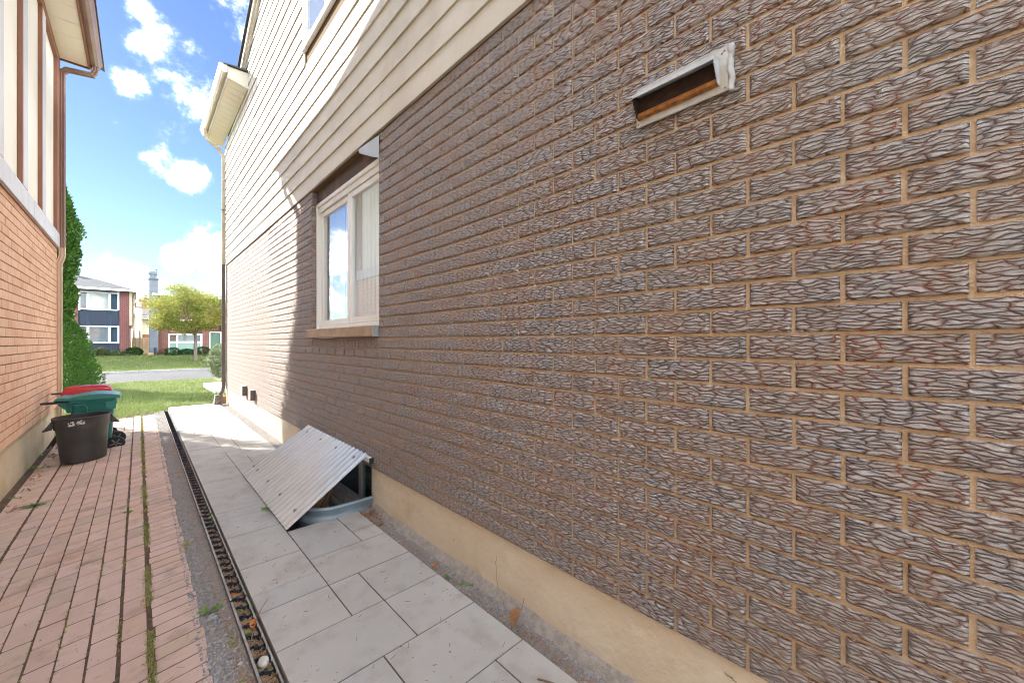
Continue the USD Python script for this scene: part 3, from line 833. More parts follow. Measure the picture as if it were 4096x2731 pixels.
part(RH, "rake_board", rake_box(RX - .055, RX - .022, -.10, .06), "siding_trim")
part(RH, "rake_moulding", rake_box(RX - .092, RX - .0555, -.04, .075, yb=9.14), "siding_trim")
part(RH, "roof_edge", rake_box(RX - .13, RX + .6, .078, .105, yb=9.2), "shingle")
EY0, EY1 = 8.70, 11.75
ev = part(RH, "eave_box", prism([(RX - .002, 6.24), (RX - .002, 6.545), (1.17, 6.525), (1.17, 6.33), (1.19, 6.31)], "y", EY0, EY0 + .02), "siding_trim", label="cream boxed end of the eave")
part(ev, "fascia", cbox(1.165, 1.185, EY0 + .021, EY1, 6.31, 6.53, .003), "siding_trim")
part(ev, "eave_roof", prism([(1.10, 6.535), (1.12, 6.55), (RX + .3, 6.63), (RX + .3, 6.60), (RX - .0, 6.555)], "y", EY0 - .03, EY1), "shingle")
npan = 14
for i in range(npan):
    y0 = EY0 + .022 + i * (EY1 - EY0 - .022) / npan; y1 = y0 + (EY1 - EY0 - .022) / npan - .006
    part(ev, "soffit_panel", prism([(RX - .024, 6.241), (1.1855, 6.311), (1.1855, 6.322), (RX - .024, 6.252)], "y", y0, y1), "soffit_cream")
gsec = [(1.163, 6.53), (1.163, 6.40), (1.105, 6.385), (1.075, 6.42), (1.062, 6.475), (1.045, 6.50), (1.045, 6.535), (1.058, 6.535), (1.060, 6.505), (1.085, 6.44), (1.112, 6.40), (1.150, 6.41), (1.155, 6.53)]
gt = part(RH, "gutter", prism(gsec, "y", EY0 - .01, EY1), "siding_trim", label="cream gutter under the eave")
part(gt, "end_cap", prism([(1.163, 6.535), (1.163, 6.398), (1.104, 6.382), (1.073, 6.419), (1.060, 6.474), (1.043, 6.499), (1.043, 6.535)], "y", EY0 - .014, EY0 - .0105), "siding_trim")
DX, DY = 1.452, 11.41
ds = part(RH, "downspout", sweep(fluted(.072, .056), [(1.10, 11.36, 6.40), (1.10, 11.36, 6.30), (1.15, 11.37, 6.18), (1.37, 11.39, 6.02), (DX, DY, 5.90), (DX, DY, 3.32)]), "beige_metal", label="beige upper length of the downspout")
part(ds, "lower_pipe", sweep(fluted(.080, .062), [(DX, DY, 3.325), (DX, DY, .42), (DX - .012, DY, .32), (DX - .075, DY - .01, .22)]), "brown_paint", label="dark brown painted lower length")
part(ds, "strap", cat([box(DX - .046, RX - .003, DY - .046, DY - .042, z, z + .025) for z in (4.6, 2.2, .55)]), "brown_paint")
rings = []
for i in range(30):
    t = i / 29; rings += [(.076 + (.010 if i % 2 else 0), .23 - .245 * t)]
fp = xform(lathe([(.0, .235)] + rings, 20, (1, .85)), None, (0, 0, 0))
fp[0][:, 0] += (DX - .085) - .12 * (.23 - fp[0][:, 2])
fp[0][:, 1] += DY - .01
part(ds, "drain_pipe", fp, "flex_pipe", smooth=25, label="ribbed flexible drain pipe at the foot of the downspout")
part(RH, "corner_brick", cbox(1.44, 1.53, 11.55, 11.78, -.02, .17, .01), "wood_brown")

# lower window
XW = 1.562
lw = part(RH, "window", cat([box(XW, XW + .09, WY1 - .062, WY1 - .002, 1.60, 3.10), box(XW, XW + .09, WY0 + .002, WY0 + .062, 1.60, 3.10), box(XW, XW + .09, WY0 + .062, WY1 - .062, 3.035, 3.10), box(XW, XW + .09, WY0 + .062, WY1 - .062, 1.60, 1.675)]), "vinyl_cream", label="cream vinyl slider window in the brick wall")
part(lw, "brick_mould", cat([cbox(XW - .018, XW + .02, WY1 - .045, WY1 - .001, 1.602, 3.14, .006), cbox(XW - .018, XW + .02, WY0 + .001, WY1 - .046, 3.092, 3.14, .006), cbox(XW - .018, XW + .02, WY0 + .001, WY1 - .046, 1.60, 1.635, .006)]), "vinyl_cream")
for y0, y1, dx in ((4.085, WY1 - .066, .022), (WY0 + .066, 4.065, .012)):
    z0, z1 = 1.679, 3.031
    s = part(lw, "sash", cat([cbox(XW + dx, XW + dx + .045, y0, y0 + .06, z0, z1, .004), cbox(XW + dx, XW + dx + .045, y1 - .06, y1, z0, z1, .004), cbox(XW + dx + .001, XW + dx + .044, y0 + .06, y1 - .06, z0, z0 + .06, .004), cbox(XW + dx + .001, XW + dx + .044, y0 + .06, y1 - .06, z1 - .06, z1, .004)]), "vinyl_cream")
    part(s, "pane", box(XW + dx + .018, XW + dx + .022, y0 + .055, y1 - .055, z0 + .055, z1 - .055), "glass")
part(lw, "mullion", cbox(XW + .004, XW + .08, 4.066, 4.084, 1.676, 3.034, .003), "vinyl_cream")
yy = np.linspace(WY0 + .05, 4.30, 60)
v = np.array([[XW + .075 + .010 * math.sin(y * 70), y, z] for y in yy for z in (1.66, 3.05)])
part(lw, "curtain", (v, grid_faces(60, 2)), "curtain", smooth=True)
yy = np.linspace(4.62, WY1 - .03, 24)
v = np.array([[XW + .17 + .012 * math.sin(y * 90), y, z] for y in yy for z in (1.66, 3.05)])
part(lw, "curtain", (v, grid_faces(24, 2)), "curtain", smooth=True)
part(lw, "room", cat([box(3.2, 3.22, 1.5, 2.4, .9, 3.4), box(3.2, 3.22, 4.0, 7.0, .9, 3.4), box(3.2, 3.22, 2.4, 4.0, .9, 1.7), box(XW + .25, 3.2, 6.98, 7.0, .9, 3.4), box(XW + .25, 3.2, 1.5, 1.52, .9, 3.4), box(XW + .1, 3.2, 1.5, 7.0, 3.38, 3.4), box(XW + .1, 3.2, 1.5, 7.0, .9, .92)]), "room_pale")  # back wall opening added so sky light shines through the curtain
part(RH, "lintel_panel", box(XW - .004, XW + .05, WY0, WY1, 3.141, BTOP + .02), "dark_wood", label="dark stained panel above the window")
sl = part(RH, "window_sill", cbox(RX - .050, XW + .02, WY0 + .012, WY1 + .055, 1.533, 1.632, .008), "stone_sill", label="rough tan stone window sill")
part(sl, "end_stone", cbox(RX - .0515, XW - .01, WY0 + .006, WY0 + .012, 1.535, 1.630, .002), "flashing")
# bent flashing at the near jamb
pa, pb, pc, pd = onx(1434, 598, RX - .020), onx(1515, 541, RX - .022), onx(1515.5, 631, RX - .004), onx(1437, 614, RX - .019)
fl = np.array([pa, pb, pc, onx(1490, 628, RX - .010), pd]); fl2 = fl + [.002, 0, 0]
part(RH, "flashing", (np.vstack([fl, fl2]), np.array([[0, 1, 2], [0, 2, 3], [0, 3, 4], [5, 7, 6], [5, 8, 7], [5, 9, 8]] + [[i, (i + 1) % 5, 5 + (i + 1) % 5] for i in range(5)] + [[i, 5 + (i + 1) % 5, 5 + i] for i in range(5)])), "flashing", label="bent grey metal flashing at the window corner")

# exhaust hood on the wall
HY0, HY1, HZ0, HZ1 = .445, .792, 2.368, 2.522
hd = part(RH, "exhaust_vent", cat([cbox(RX - .020, RX - .012, HY0, HY1, HZ0, HZ1, .003)]), "galvanised", label="galvanised exhaust vent hood with a rusty slot")
hy0, hy1 = HY0 + .028, HY1 - .012
hood = [(RX - .020, HZ1 - .030), (RX - .075, HZ1 - .046), (RX - .0765, HZ1 - .060), (RX - .073, HZ1 - .060), (RX - .071, HZ1 - .050), (RX - .020, HZ1 - .036)]
part(hd, "hood_top", prism(hood, "y", hy0, hy1), "hood_white")
cheek = [(RX - .020, HZ1 - .034), (RX - .075, HZ1 - .050), (RX - .072, HZ1 - .075), (RX - .040, HZ0 + .030), (RX - .020, HZ0 + .026)]
part(hd, "hood_side", prism(cheek, "y", hy0, hy0 + .003), "hood_white")
part(hd, "hood_side", prism(cheek, "y", hy1 - .003, hy1), "near_black", label="near black far cheek of the hood")
part(hd, "flap", prism([(RX - .0205, HZ1 - .040), (RX - .026, HZ1 - .040), (RX - .031, HZ0 + .034), (RX - .0205, HZ0 + .034)], "y", hy0 + .004, hy1 - .004), "near_black")
part(hd, "rusty_lip", prism([(RX - .0205, HZ0 + .026), (RX - .038, HZ0 + .030), (RX - .040, HZ0 + .045), (RX - .034, HZ0 + .046), (RX - .0205, HZ0 + .033)], "y", hy0 + .004, hy1 - .004), "rust")
for y, z in ((HY0 + .012, HZ1 - .012), (HY0 + .020, HZ1 - .018), (HY1 - .012, HZ1 - .012), (HY1 - .02, HZ1 - .01), (HY0 + .01, HZ0 + .012), (HY1 - .01, HZ0 + .012)):
    part(hd, "screw", xform(lathe([(0, .003), (.003, .002), (.0035, 0)], 8), roty(-math.pi / 2), (RX - .020, y, z)), "screw", smooth=True)
pts = [(RX - .012 + RNG.uniform(-.004, .002), HY0 - .006 + RNG.normal(0, .003), z) for z in np.linspace(HZ0 - .005, HZ1 + .005, 12)]
part(hd, "caulk_bead", sweep(circle(.012, 8) * [1, .6], pts), "caulk", smooth=True)
pts = [(RX - .008 + RNG.uniform(-.003, .002), y, HZ1 + .004 + RNG.normal(0, .002)) for y in np.linspace(HY0, HY1, 14)]
part(hd, "caulk_bead", sweep(circle(.009, 8), pts), "caulk", smooth=True)
# two small wall vents in the sun
for (u, v) in ((985, 1561), (1018, 1579)):
    c = onx(u, v, RX)
    sv = part(RH, "wall_vent", cbox(RX - .07, RX, c[1] - .05, c[1] + .05, c[2] - .095, c[2] + .085, .006), "brown_paint", label="small brown vent box with white cap")
    part(sv, "cap", cat([cbox(RX - .078, RX - .0705, c[1] - .056, c[1] + .056, c[2] - .08, c[2] + .10, .003), cbox(RX - .07, RX - .002, c[1] - .056, c[1] + .056, c[2] + .0855, c[2] + .098, .003)]), "vinyl_white")

# basement window in the foundation
bw = part(RH, "basement_window", cat([box(1.59, 1.66, FY0, FY0 + .05, -.42, .355), box(1.59, 1.66, FY1 - .05, FY1, -.42, .355), box(1.59, 1.66, FY0 + .05, FY1 - .05, .30, .355), box(1.59, 1.66, FY0 + .05, FY1 - .05, -.42, -.35), box(1.60, 1.65, 3.84, 3.89, -.35, .30)]), "far_white", label="white basement window below the corrugated cover")
part(bw, "pane", box(1.622, 1.626, FY0 + .05, 3.84, -.35, .30), "glass_teal")
part(bw, "pane", box(1.634, 1.638, 3.89, FY1 - .05, -.35, .30), "glass")
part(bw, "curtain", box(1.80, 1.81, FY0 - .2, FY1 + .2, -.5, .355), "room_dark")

# ================================================================== slab walkway
sw = struct_group("slab_walkway", "walkway of large pale concrete slabs beside the brick house")
SX0, SU = 0.470, 0.1828
part(sw, "slab_bed", cat([box(SX0 + .004, 1.384, -1.2, 3.40, -.3, -.0022), box(SX0 + .004, .86, 3.40, 5.16, -.3, -.0022), box(SX0 + .004, 1.384, 5.16, 11.68, -.3, -.0022)]), "joint_sand")


def sx(i):
    return SX0 + SU * i


rows = [(-1.2, -.6, (0, 2, 5)), (-.6, 0, (0, 3, 5)), (0.0, .43, (0, 2, 5)), (.43, .80, (0, 3, 5)), (.80, 1.354, (0, 1, 4, 5)),
        (1.354, 1.742, (0, 2, 5))]
slabs = []
for y0, y1, c in rows:
    for a, b in zip(c[:-1], c[1:]):
        slabs.append((sx(a), sx(b), y0, y1))
slabs += [(sx(0), sx(3), 1.742, 2.116), (sx(3), sx(5), 1.742, 2.116), (sx(0), sx(2), 2.116, 2.482), (sx(2), sx(3), 2.116, 2.482), (sx(3), sx(5), 2.116, 2.482),
          (sx(0), sx(2), 2.482, 2.675), (sx(0), sx(2), 2.675, 3.041), (sx(2), sx(5), 2.482, 2.855), (sx(2), sx(4), 2.855, 3.40), (sx(4), sx(5), 2.855, 3.045), (sx(4), sx(5), 3.045, 3.40),
          (sx(0), sx(2), 3.041, 3.596), (sx(0), sx(2), 3.596, 3.987), (sx(0), sx(2), 3.987, 4.166), (sx(0), sx(2), 4.166, 4.755), (sx(0), sx(2), 4.755, 5.16),
          (sx(0), sx(2), 5.16, 5.67), (sx(2), sx(5), 5.16, 5.67), (sx(0), sx(2), 5.67, 6.24), (sx(0), sx(2), 6.24, 6.43), (sx(2), sx(3), 5.67, 6.03), (sx(3), sx(5), 5.67, 5.86), (sx(3), sx(5), 5.86, 6.03), (sx(2), sx(5), 6.03, 6.43),
          (sx(0), sx(3), 6.43, 6.81), (sx(3), sx(5), 6.43, 6.62), (sx(3), sx(5), 6.62, 7.0), (sx(0), sx(2), 6.81, 7.40), (sx(2), sx(3), 6.81, 7.18), (sx(2), sx(3), 7.18, 7.40), (sx(3), sx(5), 7.0, 7.40),
          (sx(0), sx(2), 7.40, 7.60), (sx(2), sx(5), 7.40, 7.78), (sx(0), sx(2), 7.60, 8.02), (sx(2), sx(3), 7.78, 8.02), (sx(3), sx(5), 7.78, 8.02), (sx(0), sx(1), 8.02, 8.39), (sx(1), sx(4), 8.02, 8.39), (sx(4), sx(5), 8.02, 8.39),
          (sx(0), sx(2), 8.39, 8.78), (sx(2), sx(3), 8.39, 8.78), (sx(3), sx(5), 8.39, 8.78), (sx(0), sx(3), 8.78, 9.78), (sx(3), sx(5), 8.78, 9.2), (sx(3), sx(5), 9.2, 9.78),
          (sx(0), sx(2), 9.78, 10.1), (sx(0), sx(2), 10.1, 10.45), (sx(2), sx(3), 9.78, 10.1), (sx(3), sx(5), 9.78, 10.1), (sx(2), sx(5), 10.1, 10.45), (sx(0), sx(2), 10.45, 11.1), (sx(2), sx(3), 10.45, 11.1), (sx(3), sx(5), 10.45, 10.8), (sx(3), sx(5), 10.8, 11.1),
          (sx(0), sx(2), 11.1, 11.68), (sx(2), sx(4), 11.1, 11.68), (sx(4), sx(5), 11.1, 11.68)]
for x0, x1, y0, y1 in slabs:
    dz = abs(RNG.normal(0, .0008)); g = .0036
    m = box(x0 + g, x1 - g, y0 + g, y1 - g, -.05, dz)
    m = (m[0] + np.where(m[0][:, 2:] > -.02, RNG.normal(0, .0006, (1, 1)), 0) * [0, 0, 1], m[1])
    part(sw, "slab", m, ["slab_grey", "slab_warm", "slab_cool"][int(RNG.integers(3))])

# ================================================================== brick paver drive
pv = struct_group("brick_paving", "pink brick paving between the two houses, mossy joints")
PX1, PX0, PB = 0.245, -1.0, .188
v = np.array([[x, y, pave_z(x) - .0016] for x in (-1.06, .238) for y in (-1, 11.6)])
part(pv, "paving_bed", (v, np.array([[0, 2, 3], [0, 3, 1]])), "joint_soil")
pavers = []
COLW = .1105
cols = [PX1 - PB - .015 - COLW * i for i in range(9)]
for i in range(120):       # border on the right: long side across
    y = .6 + i * .1035
    if y > 11.1: break
    pavers.append((PX1 - PB + RNG.normal(0, .004), PX1 + RNG.normal(0, .005), y, y + .0985))
for ci in range(7):
    gap = [.014, .008, .006, .008, .006, .008, .006][ci]
    x1 = PX1 - PB - .026 - COLW * ci
    for i in range(60):
        y = .4 + i * .2065 + (.1 if ci % 2 else 0) + RNG.normal(0, .001)
        if y > 11.15: break
        pavers.append((x1 - COLW + gap, x1, y, y + .201))
xl = PX1 - PB - .026 - COLW * 7 - .012
for i in range(120):
    y = .6 + i * .1035
    if y > 10.9: break
    pavers.append((max(xl - .212, -1.0), xl, y, y + .0985))


def pbox(x0, x1, y0, y1, z0, z1):
    """Paver with worn, slightly uneven outline: eight sides, flat top."""
    c = .006
    q = np.array([[x0 + c, y0], [x1 - c, y0], [x1, y0 + c], [x1, y1 - c], [x1 - c, y1], [x0 + c, y1], [x0, y1 - c], [x0, y0 + c]]) + RNG.normal(0, .0007, (8, 2))
    v = np.vstack([np.c_[q, np.full(8, z1)], np.c_[q, np.full(8, z0)]])
    f = [[0, i, i + 1] for i in range(1, 7)]
    for i in range(8):
        j = (i + 1) % 8
        f += [[i, 8 + i, 8 + j], [i, 8 + j, j]]
    return v, np.array(f)


def paver(p):
    x0, x1, y0, y1 = p
    m = pbox(x0 + .0008, x1 - .0008, y0 + .0022, y1 - .0022, -.06, 0)
    vv = m[0].copy()
    tx, ty, dz = RNG.normal(0, .004), RNG.normal(0, .003), abs(RNG.normal(0, .0009))
    cx, cy = (x0 + x1) / 2, (y0 + y1) / 2
    a = RNG.normal(0, .004)
    dx, dy = vv[:, 0] - cx, vv[:, 1] - cy
    vv[:, 0], vv[:, 1] = cx + dx - a * dy, cy + dy + a * dx
    vv[:, 2] += pave_z(vv[:, 0]) + dz + dx * tx + dy * ty
    return vv, m[1]


pavers.sort(key=lambda p: -seen(np.array([(p[0] + p[1]) / 2, (p[2] + p[3]) / 2, pave_z((p[0] + p[1]) / 2)])))
for i, p in enumerate(pavers[:300]):
    part(pv, "paver", paver(p), PAVERS[int(RNG.choice(5, p=[.30, .30, .15, .10, .15]))])
rest = [[] for _ in PAVERS]
for p in pavers[300:]:
    rest[int(RNG.integers(5))].append(paver(p))
for r, mt in zip(rest, PAVERS):
    part(pv, "far_pavers", cat(r), mt, kind="stuff")

# joints: moss and grass, dry needles
P = []
gx = PX1 - PB - .013
for ci, (xj, w, den) in enumerate([(gx, .010, 1.0)] + [(PX1 - PB - .026 - COLW * (i + 1) + .004, .004, d) for i, d in enumerate((.55, .5, .28, .22, .12, .1, .18))]):
    ys = np.arange(1.2, 11.0, .004)
    keep = meshkit.fbm(np.stack([ys * 3.4, ys * 0 + ci * 7.3, ys * 0], -1), 3, 5) > (.82 - .42 * den)
    ys = ys[keep & (RNG.random(len(ys)) < .75 * den + .2)]
    for rep in range(3 if ci == 0 else 1):
        P.append(np.stack([xj + RNG.normal(0, w, len(ys)), ys + RNG.normal(0, .004, len(ys)), pave_z(xj) - .003 + 0 * ys], 1))
P = np.vstack(P)
mv = cat([blades(P, .018, RNG, 1.2, .005), leaves(P[::3] + [0, 0, .006], .012, RNG, .4)])
struct("moss", mv, "moss", kind="stuff", label="moss and short grass in the joints of the brick paving")

# ================================================================== gravel strips
gs = np.array([[x, y, z] for y in np.linspace(-1, 11.5, 60) for x, z in ((.222, -.064), (.25, -.053), (.32, -.045), (.384, -.032))])
struct("gravel_strip", (gs, grid_faces(60, 4)[:, ::-1]), "gravel_base", label="grey stone dust between the brick paving and the black edging")
gs = np.array([[x, y, z] for y in np.linspace(-1, 11.8, 60) for x, z in ((1.375, -.03), (1.43, -.022), (1.50, -.004), (1.53, .006))])
struct("gravel_border", (gs, grid_faces(60, 4)[:, ::-1]), "gravel_base", label="narrow gravel border along the foundation")


def scatter(n, x0, x1, y0, y1, zf, power=2.0):
    u = RNG.random(n)
    y = y0 + (y1 - y0) * u ** power
    x = RNG.uniform(x0, x1, n)
    return np.stack([x, y, zf(x, y)], 1)


zl = lambda x, y: np.interp(x, [.20, .222, .25, .32, .384], [-.05, -.049, -.053, -.045, -.032])
zr = lambda x, y: np.interp(x, [1.375, 1.43, 1.50, 1.53], [-.03, -.022, -.004, .006])
for mt, n, s in (("stone_dark", 4200, .0058), ("stone_mid", 3800, .0052), ("stone_warm", 1500, .005)):
    a = stones(scatter(n, .215, .378, 1.6, 11.3, zl), s, RNG)
    b = stones(scatter(n, 1.386, 1.512, .9, 11.6, zr), s * 1.0, RNG)
    struct("gravel", cat([a, b]), mt, kind="stuff", label="loose angular gravel in the strips beside the slabs")
a = stones(scatter(1100, .235, .375, 1.9, 8, zl, 2.4), .0085, RNG); b = stones(scatter(240, 1.40, 1.50, 1, 9, zr), .010, RNG)
struct("gravel", cat([a, b]), "stone_mid", kind="stuff", label="larger chips of gravel in the strips")
a = needles(scatter(520, .325, .378, 1.9, 9, zl) + [0, 0, .006], .045, RNG); b = needles(scatter(500, 1.39, 1.45, .9, 6, zr) + [0, 0, .006], .04, RNG)
c = needles(scatter(160, -.9, .2, 2.2, 9, lambda x, y: pave_z(x) + .003, 1.3), .035, RNG)
dj = []
for xj, n in [(gx, 500)] + [(PX1 - PB - .026 - COLW * (i + 1) + .004, 230) for i in range(7)]:
    yj = 1.8 + 8 * RNG.random(n) ** 1.6
    dj.append(needles(np.stack([xj + RNG.normal(0, .005, n), yj, np.full(n, pave_z(xj) - .004)], 1), .028, RNG))
struct("needle_litter", cat([a, b, c] + dj), "needle", kind="stuff", label="dry brown needles lying on gravel and paving")
a = leaves(scatter(90, -.95, -.85, 6, 10, lambda x, y: pave_z(x) + .004, 1.0), .05, RNG, .2); b = leaves(scatter(70, 1.40, 1.49, 3.0, 3.4, lambda x, y: zr(x, y) + .008, 1), .035, RNG, .3)
struct("leaf_litter", cat([a, b]), "dry_leaf", kind="stuff", label="scraps of dry leaves along the walls")

# ================================================================== black paver edging
ed = thing("paver_edging", "black plastic ladder edging between the gravel and the pale slabs", "edging", (.42, 5, -.09))
EYS = 11.2
for x0, w in ((.380, .0085), (.4535, .0065)):
    segs = np.arange(-.3, EYS, 1.52)
    for s in segs:
        e = min(s + 1.505, EYS)
        wob = RNG.normal(0, .002)
        r = part(ed, "rail", cbox(x0 + wob * .3, x0 + w + wob * .3, s, e, -.095, -.010, .001), "edging_black")
        part(r, "rail_top", cbox(x0 + wob * .3 - .001, x0 + w + wob * .3 + .001, s + .004, e - .004, -.0102, -.0072, .001), "edging_dust_sheen")
part(ed, "cell_floor", box(.389, .453, -.3, EYS, -.09, -.050), "soil")


def rib(y):
    t = np.linspace(0, 1, 13)
    x = .3885 + .065 * t
    yy = y + .013 * np.sin(2 * math.pi * t * .95 + .3) + .006
    th = .0035
    v = np.array([[a, b + s, z] for a, b in zip(x, yy) for s, z in ((-th / 2, -.075), (-th / 2, -.016), (th / 2, -.016), (th / 2, -.075))])
    f = []
    for i in range(12):
        for j in range(4):
            a, b = i * 4 + j, i * 4 + (j + 1) % 4
            f += [[a, b, b + 4], [a, b + 4, a + 4]]
    return v, np.array(f)


y = 1.55; i = 0
while y < EYS - .05:
    r = part(ed, "rib", rib(y + RNG.normal(0, .002)), "edging_black", smooth=40)
    if y < 5.5:
        part(r, "ring", xform(lathe([(.0050, -.05), (.0050, -.0125), (.0092, -.0115), (.0098, -.05)], 14), None, (.418, y + .006, 0)), "edging_black", smooth=40)
    y += .1; i += 1
for y in np.arange(1.7, 5.0, .1):
    part(ed, "clip", cbox(.4478, .4528, y - .004, y + .004, -.016, -.006, .001), "edging_dust_sheen")
P = scatter(5200, .391, .451, 1.5, 9.0, lambda x, y: -.049 + RNG.uniform(0, .018, len(x)), 1.9)
struct("needle_litter", needles(P, .04, RNG, .0013), "needle", kind="stuff", label="brown needles filling the cells of the edging")

# ================================================================== window well and its corrugated cover
WW = thing("window_well", "blue grey galvanised steel window well set into the slabs", "window well", (1.2, 4.2, -.5))


def well_path(n=8):
    p = [(1.512, 3.375)]
    cx, cy, r = 1.26, 3.635, .26
    p += [(1.40, 3.372), (1.30, 3.374)]
    for k in range(n + 1):
        a = math.radians(-90 - 90 * k / n); p.append((cx - .02 + r * math.cos(a), cy + r * math.sin(a)))
    for k in range(n + 1):
        a = math.radians(180 - 90 * k / n); p.append((cx - .02 + r * math.cos(a), 4.80 + r * math.sin(a)))
    p += [(1.40, 5.062), (1.512, 5.065)]
    return np.array(p)


wp = well_path()
zz = np.linspace(-.52, .088, 25)
v = []
for q in wp:
    d = np.array([1.35, 4.22]) - q; d = d / np.linalg.norm(d)
    for z in zz:
        o = .012 * math.sin(z / .105 * 2 * math.pi)
        v.append([*(q + d * o), z])
part(WW, "wall", (np.array(v), grid_faces(len(wp), len(zz))), "well_steel", smooth=True)
part(WW, "rim", sweep(circle(.017, 10), [(*q, .088) for q in wp]), "well_steel", smooth=40, label="rolled steel rim")
struct("well_gravel", np.array([0]) if False else (np.array([[.84, 3.3, -.47], [1.62, 3.3, -.46], [1.62, 5.15, -.46], [.84, 5.15, -.47]]), np.array([[0, 1, 2], [0, 2, 3]])), "gravel_base", label="gravel at the bottom of the window well")
def plank(a, b, w, t, roll=0):
    a, b = np.array(a, float), np.array(b, float); d = b - a; L = np.linalg.norm(d); d /= L
    s = np.cross(d, (0, 0, 1)); s /= np.linalg.norm(s); u = np.cross(s, d)
    c, sn = math.cos(roll), math.sin(roll); s, u = s * c + u * sn, u * c - s * sn
    m = cbox(-w / 2, w / 2, 0, L, -t / 2, t / 2, .004)
    return m[0] @ np.array([s, d, u]) + a, m[1]
single("plank", plank((1.42, 3.52, -.10), (1.40, 4.35, -.02), .09, .035), "wood_white", "pale weathered plank lying inside the window well against the window", "plank")
single("plank", plank((1.22, 3.56, -.16), (1.28, 4.2, -.05), .12, .035), "wood_new", "wide new plank lying flat in the window well", "plank")
single("plank", plank((1.06, 3.62, -.17), (1.30, 3.78, .10), .04, .035), "wood_brown", "short brown stick propped slantwise in the window well", "plank")

CV = thing("well_cover", "clear corrugated plastic sheet sloping from the wall over the window well", "cover", (.83, 4.25, .0))
cy0, cy1, nwv = 3.385, 5.13, 19
ty = np.linspace(0, 1, nwv * 12 + 1); tx = np.linspace(0, 1, 9)
v = []
for a in ty:
    wv = .026 * (math.sin(a * nwv * 2 * math.pi) + .22 * math.sin(a * nwv * 6 * math.pi)) * (1 + .06 * math.sin(a * 9))
    for b in tx:
        x = .828 + (1.462 - .828) * b; z = .016 + (.478 - .016) * b
        y = cy0 + (cy1 - cy0) * a - .03 * b * 1.0 - (.05 * b if a > .5 else .05 * b * a * 2)
        v.append([x - wv * .58, y, z + wv * .81 + .006])
part(CV, "sheet", (np.array(v), grid_faces(len(ty), len(tx))), "polycarb", smooth=True)
def on_sheet(a, b, lift=.016):
    return np.array([.828 + .634 * b - lift * .58, cy0 + (cy1 - cy0) * a - .03 * b - (.05 * b if a > .5 else .05 * b * a * 2), .022 + .462 * b + lift * .81])
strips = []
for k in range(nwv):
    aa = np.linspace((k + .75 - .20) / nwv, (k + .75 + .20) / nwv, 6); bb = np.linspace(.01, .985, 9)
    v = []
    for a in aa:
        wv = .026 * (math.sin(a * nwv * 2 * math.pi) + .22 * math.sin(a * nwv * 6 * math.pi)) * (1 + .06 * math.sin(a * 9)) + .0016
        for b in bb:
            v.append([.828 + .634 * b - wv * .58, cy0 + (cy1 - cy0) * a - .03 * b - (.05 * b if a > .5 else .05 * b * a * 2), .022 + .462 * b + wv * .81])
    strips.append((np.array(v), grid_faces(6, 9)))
part(CV, "valley_shade", cat(strips), "valley_shade", smooth=True, kind="stuff", label="shade of the valleys laid on the sheet as grey strips")  # grey strips paint the valleys darker so the ribs stand out
for a in (.085, .33, .58, .83, .97):
    aa = (round(a * nwv - .25) + .25) / nwv
    for b in (.16, .90):
        part(CV, "screw", xform(lathe([(0, .009), (.0075, .008), (.009, 0), (.015, 0), (.016, -.004)], 10), roty(-.62), on_sheet(aa, b, .026)), "screw", smooth=30)
part(CV, "ledger", cbox(1.452, 1.486, 3.30, 5.06, .425, .466, .004), "vinyl_white", label="white bar against the wall that carries the sheet")
part(CV, "end_cap", cbox(1.450, 1.488, 3.293, 3.30, .420, .468, .004), "black_rubber")
for a in (.12, .5, .9):
    y = cy0 + (cy1 - cy0) * a
    part(CV, "rafter", plank((.90, y, .05), (1.452, y - .05, .448), .03, .02), "wood_white")

# ================================================================== left house: orange brick below, stucco above
LX = -1.02
LH = thing("orange_brick_house", "neighbouring house wall of orange brick with pale stucco and brown battens above", "house", (LX - 2, 7.0, -.2))
LY0, LY1 = -4.0, 10.30
LB0, LB1 = .356, 3.115
LC = (LB1 - LB0) / 28.0
lm = part(LH, "mortar_wall", box(LX - .20, LX - .007, LY0, LY1 - .006, LB0 - .001, LB1), "mortar_brown")
lb = []
LL = .288
for k in range(28):
    z0 = LB0 + k * LC + .005; z1 = z0 + LC - .010
    off = LY1 + (0 if k % 2 else -LL / 2)
    n = 0
    y1 = off
    if k % 2 == 0:
        lb.append((LY1 - LL / 2 + .005, LY1, z0, z1))
    while y1 > 5.2:
        lb.append((y1 - LL + .005, y1 - .004 if y1 < LY1 else y1, z0, z1)); y1 -= LL


def obrick(b):
    dx = RNG.normal(0, .0012)
    return cbox(LX - .09, LX + dx, b[0] + RNG.normal(0, .001), b[1] + RNG.normal(0, .001), b[2] + RNG.normal(0, .0008), b[3] + RNG.normal(0, .0008), .003)


lb.sort(key=lambda b: -seen(np.array([LX, (b[0] + b[1]) / 2, (b[2] + b[3]) / 2])))
for b in lb[:300]:
    part(lm, "brick", obrick(b), ORANGE[int(RNG.choice(3, p=[.4, .32, .28]))])
rest = [[], [], []]
for b in lb[300:]:
    rest[int(RNG.integers(3))].append(obrick(b))
for r, mt in zip(rest, ORANGE):
    part(lm, "brick_courses", cat(r), mt, kind="stuff")
part(LH, "near_brick", box(LX - .09, LX - .001, LY0, 5.2, LB0, LB1), ORANGE[0], kind="stuff", label="the rest of the orange brick wall")
part(LH, "end_wall", box(LX - 7, LX - .1, LY1 - .12, LY1 - .01, -.8, 6.3), ORANGE[0])
part(LH, "foundation", box(LX - .3, LX - .022, LY0, LY1 - .08, -.8, LB0 - .002), "concrete_cream", label="cream concrete foundation of the orange brick house")
part(LH, "stucco_wall", box(LX - .2, LX - .012, LY0, LY1 - .004, LB1 + .002, 6.40), "stucco", label="pale stucco upper wall")
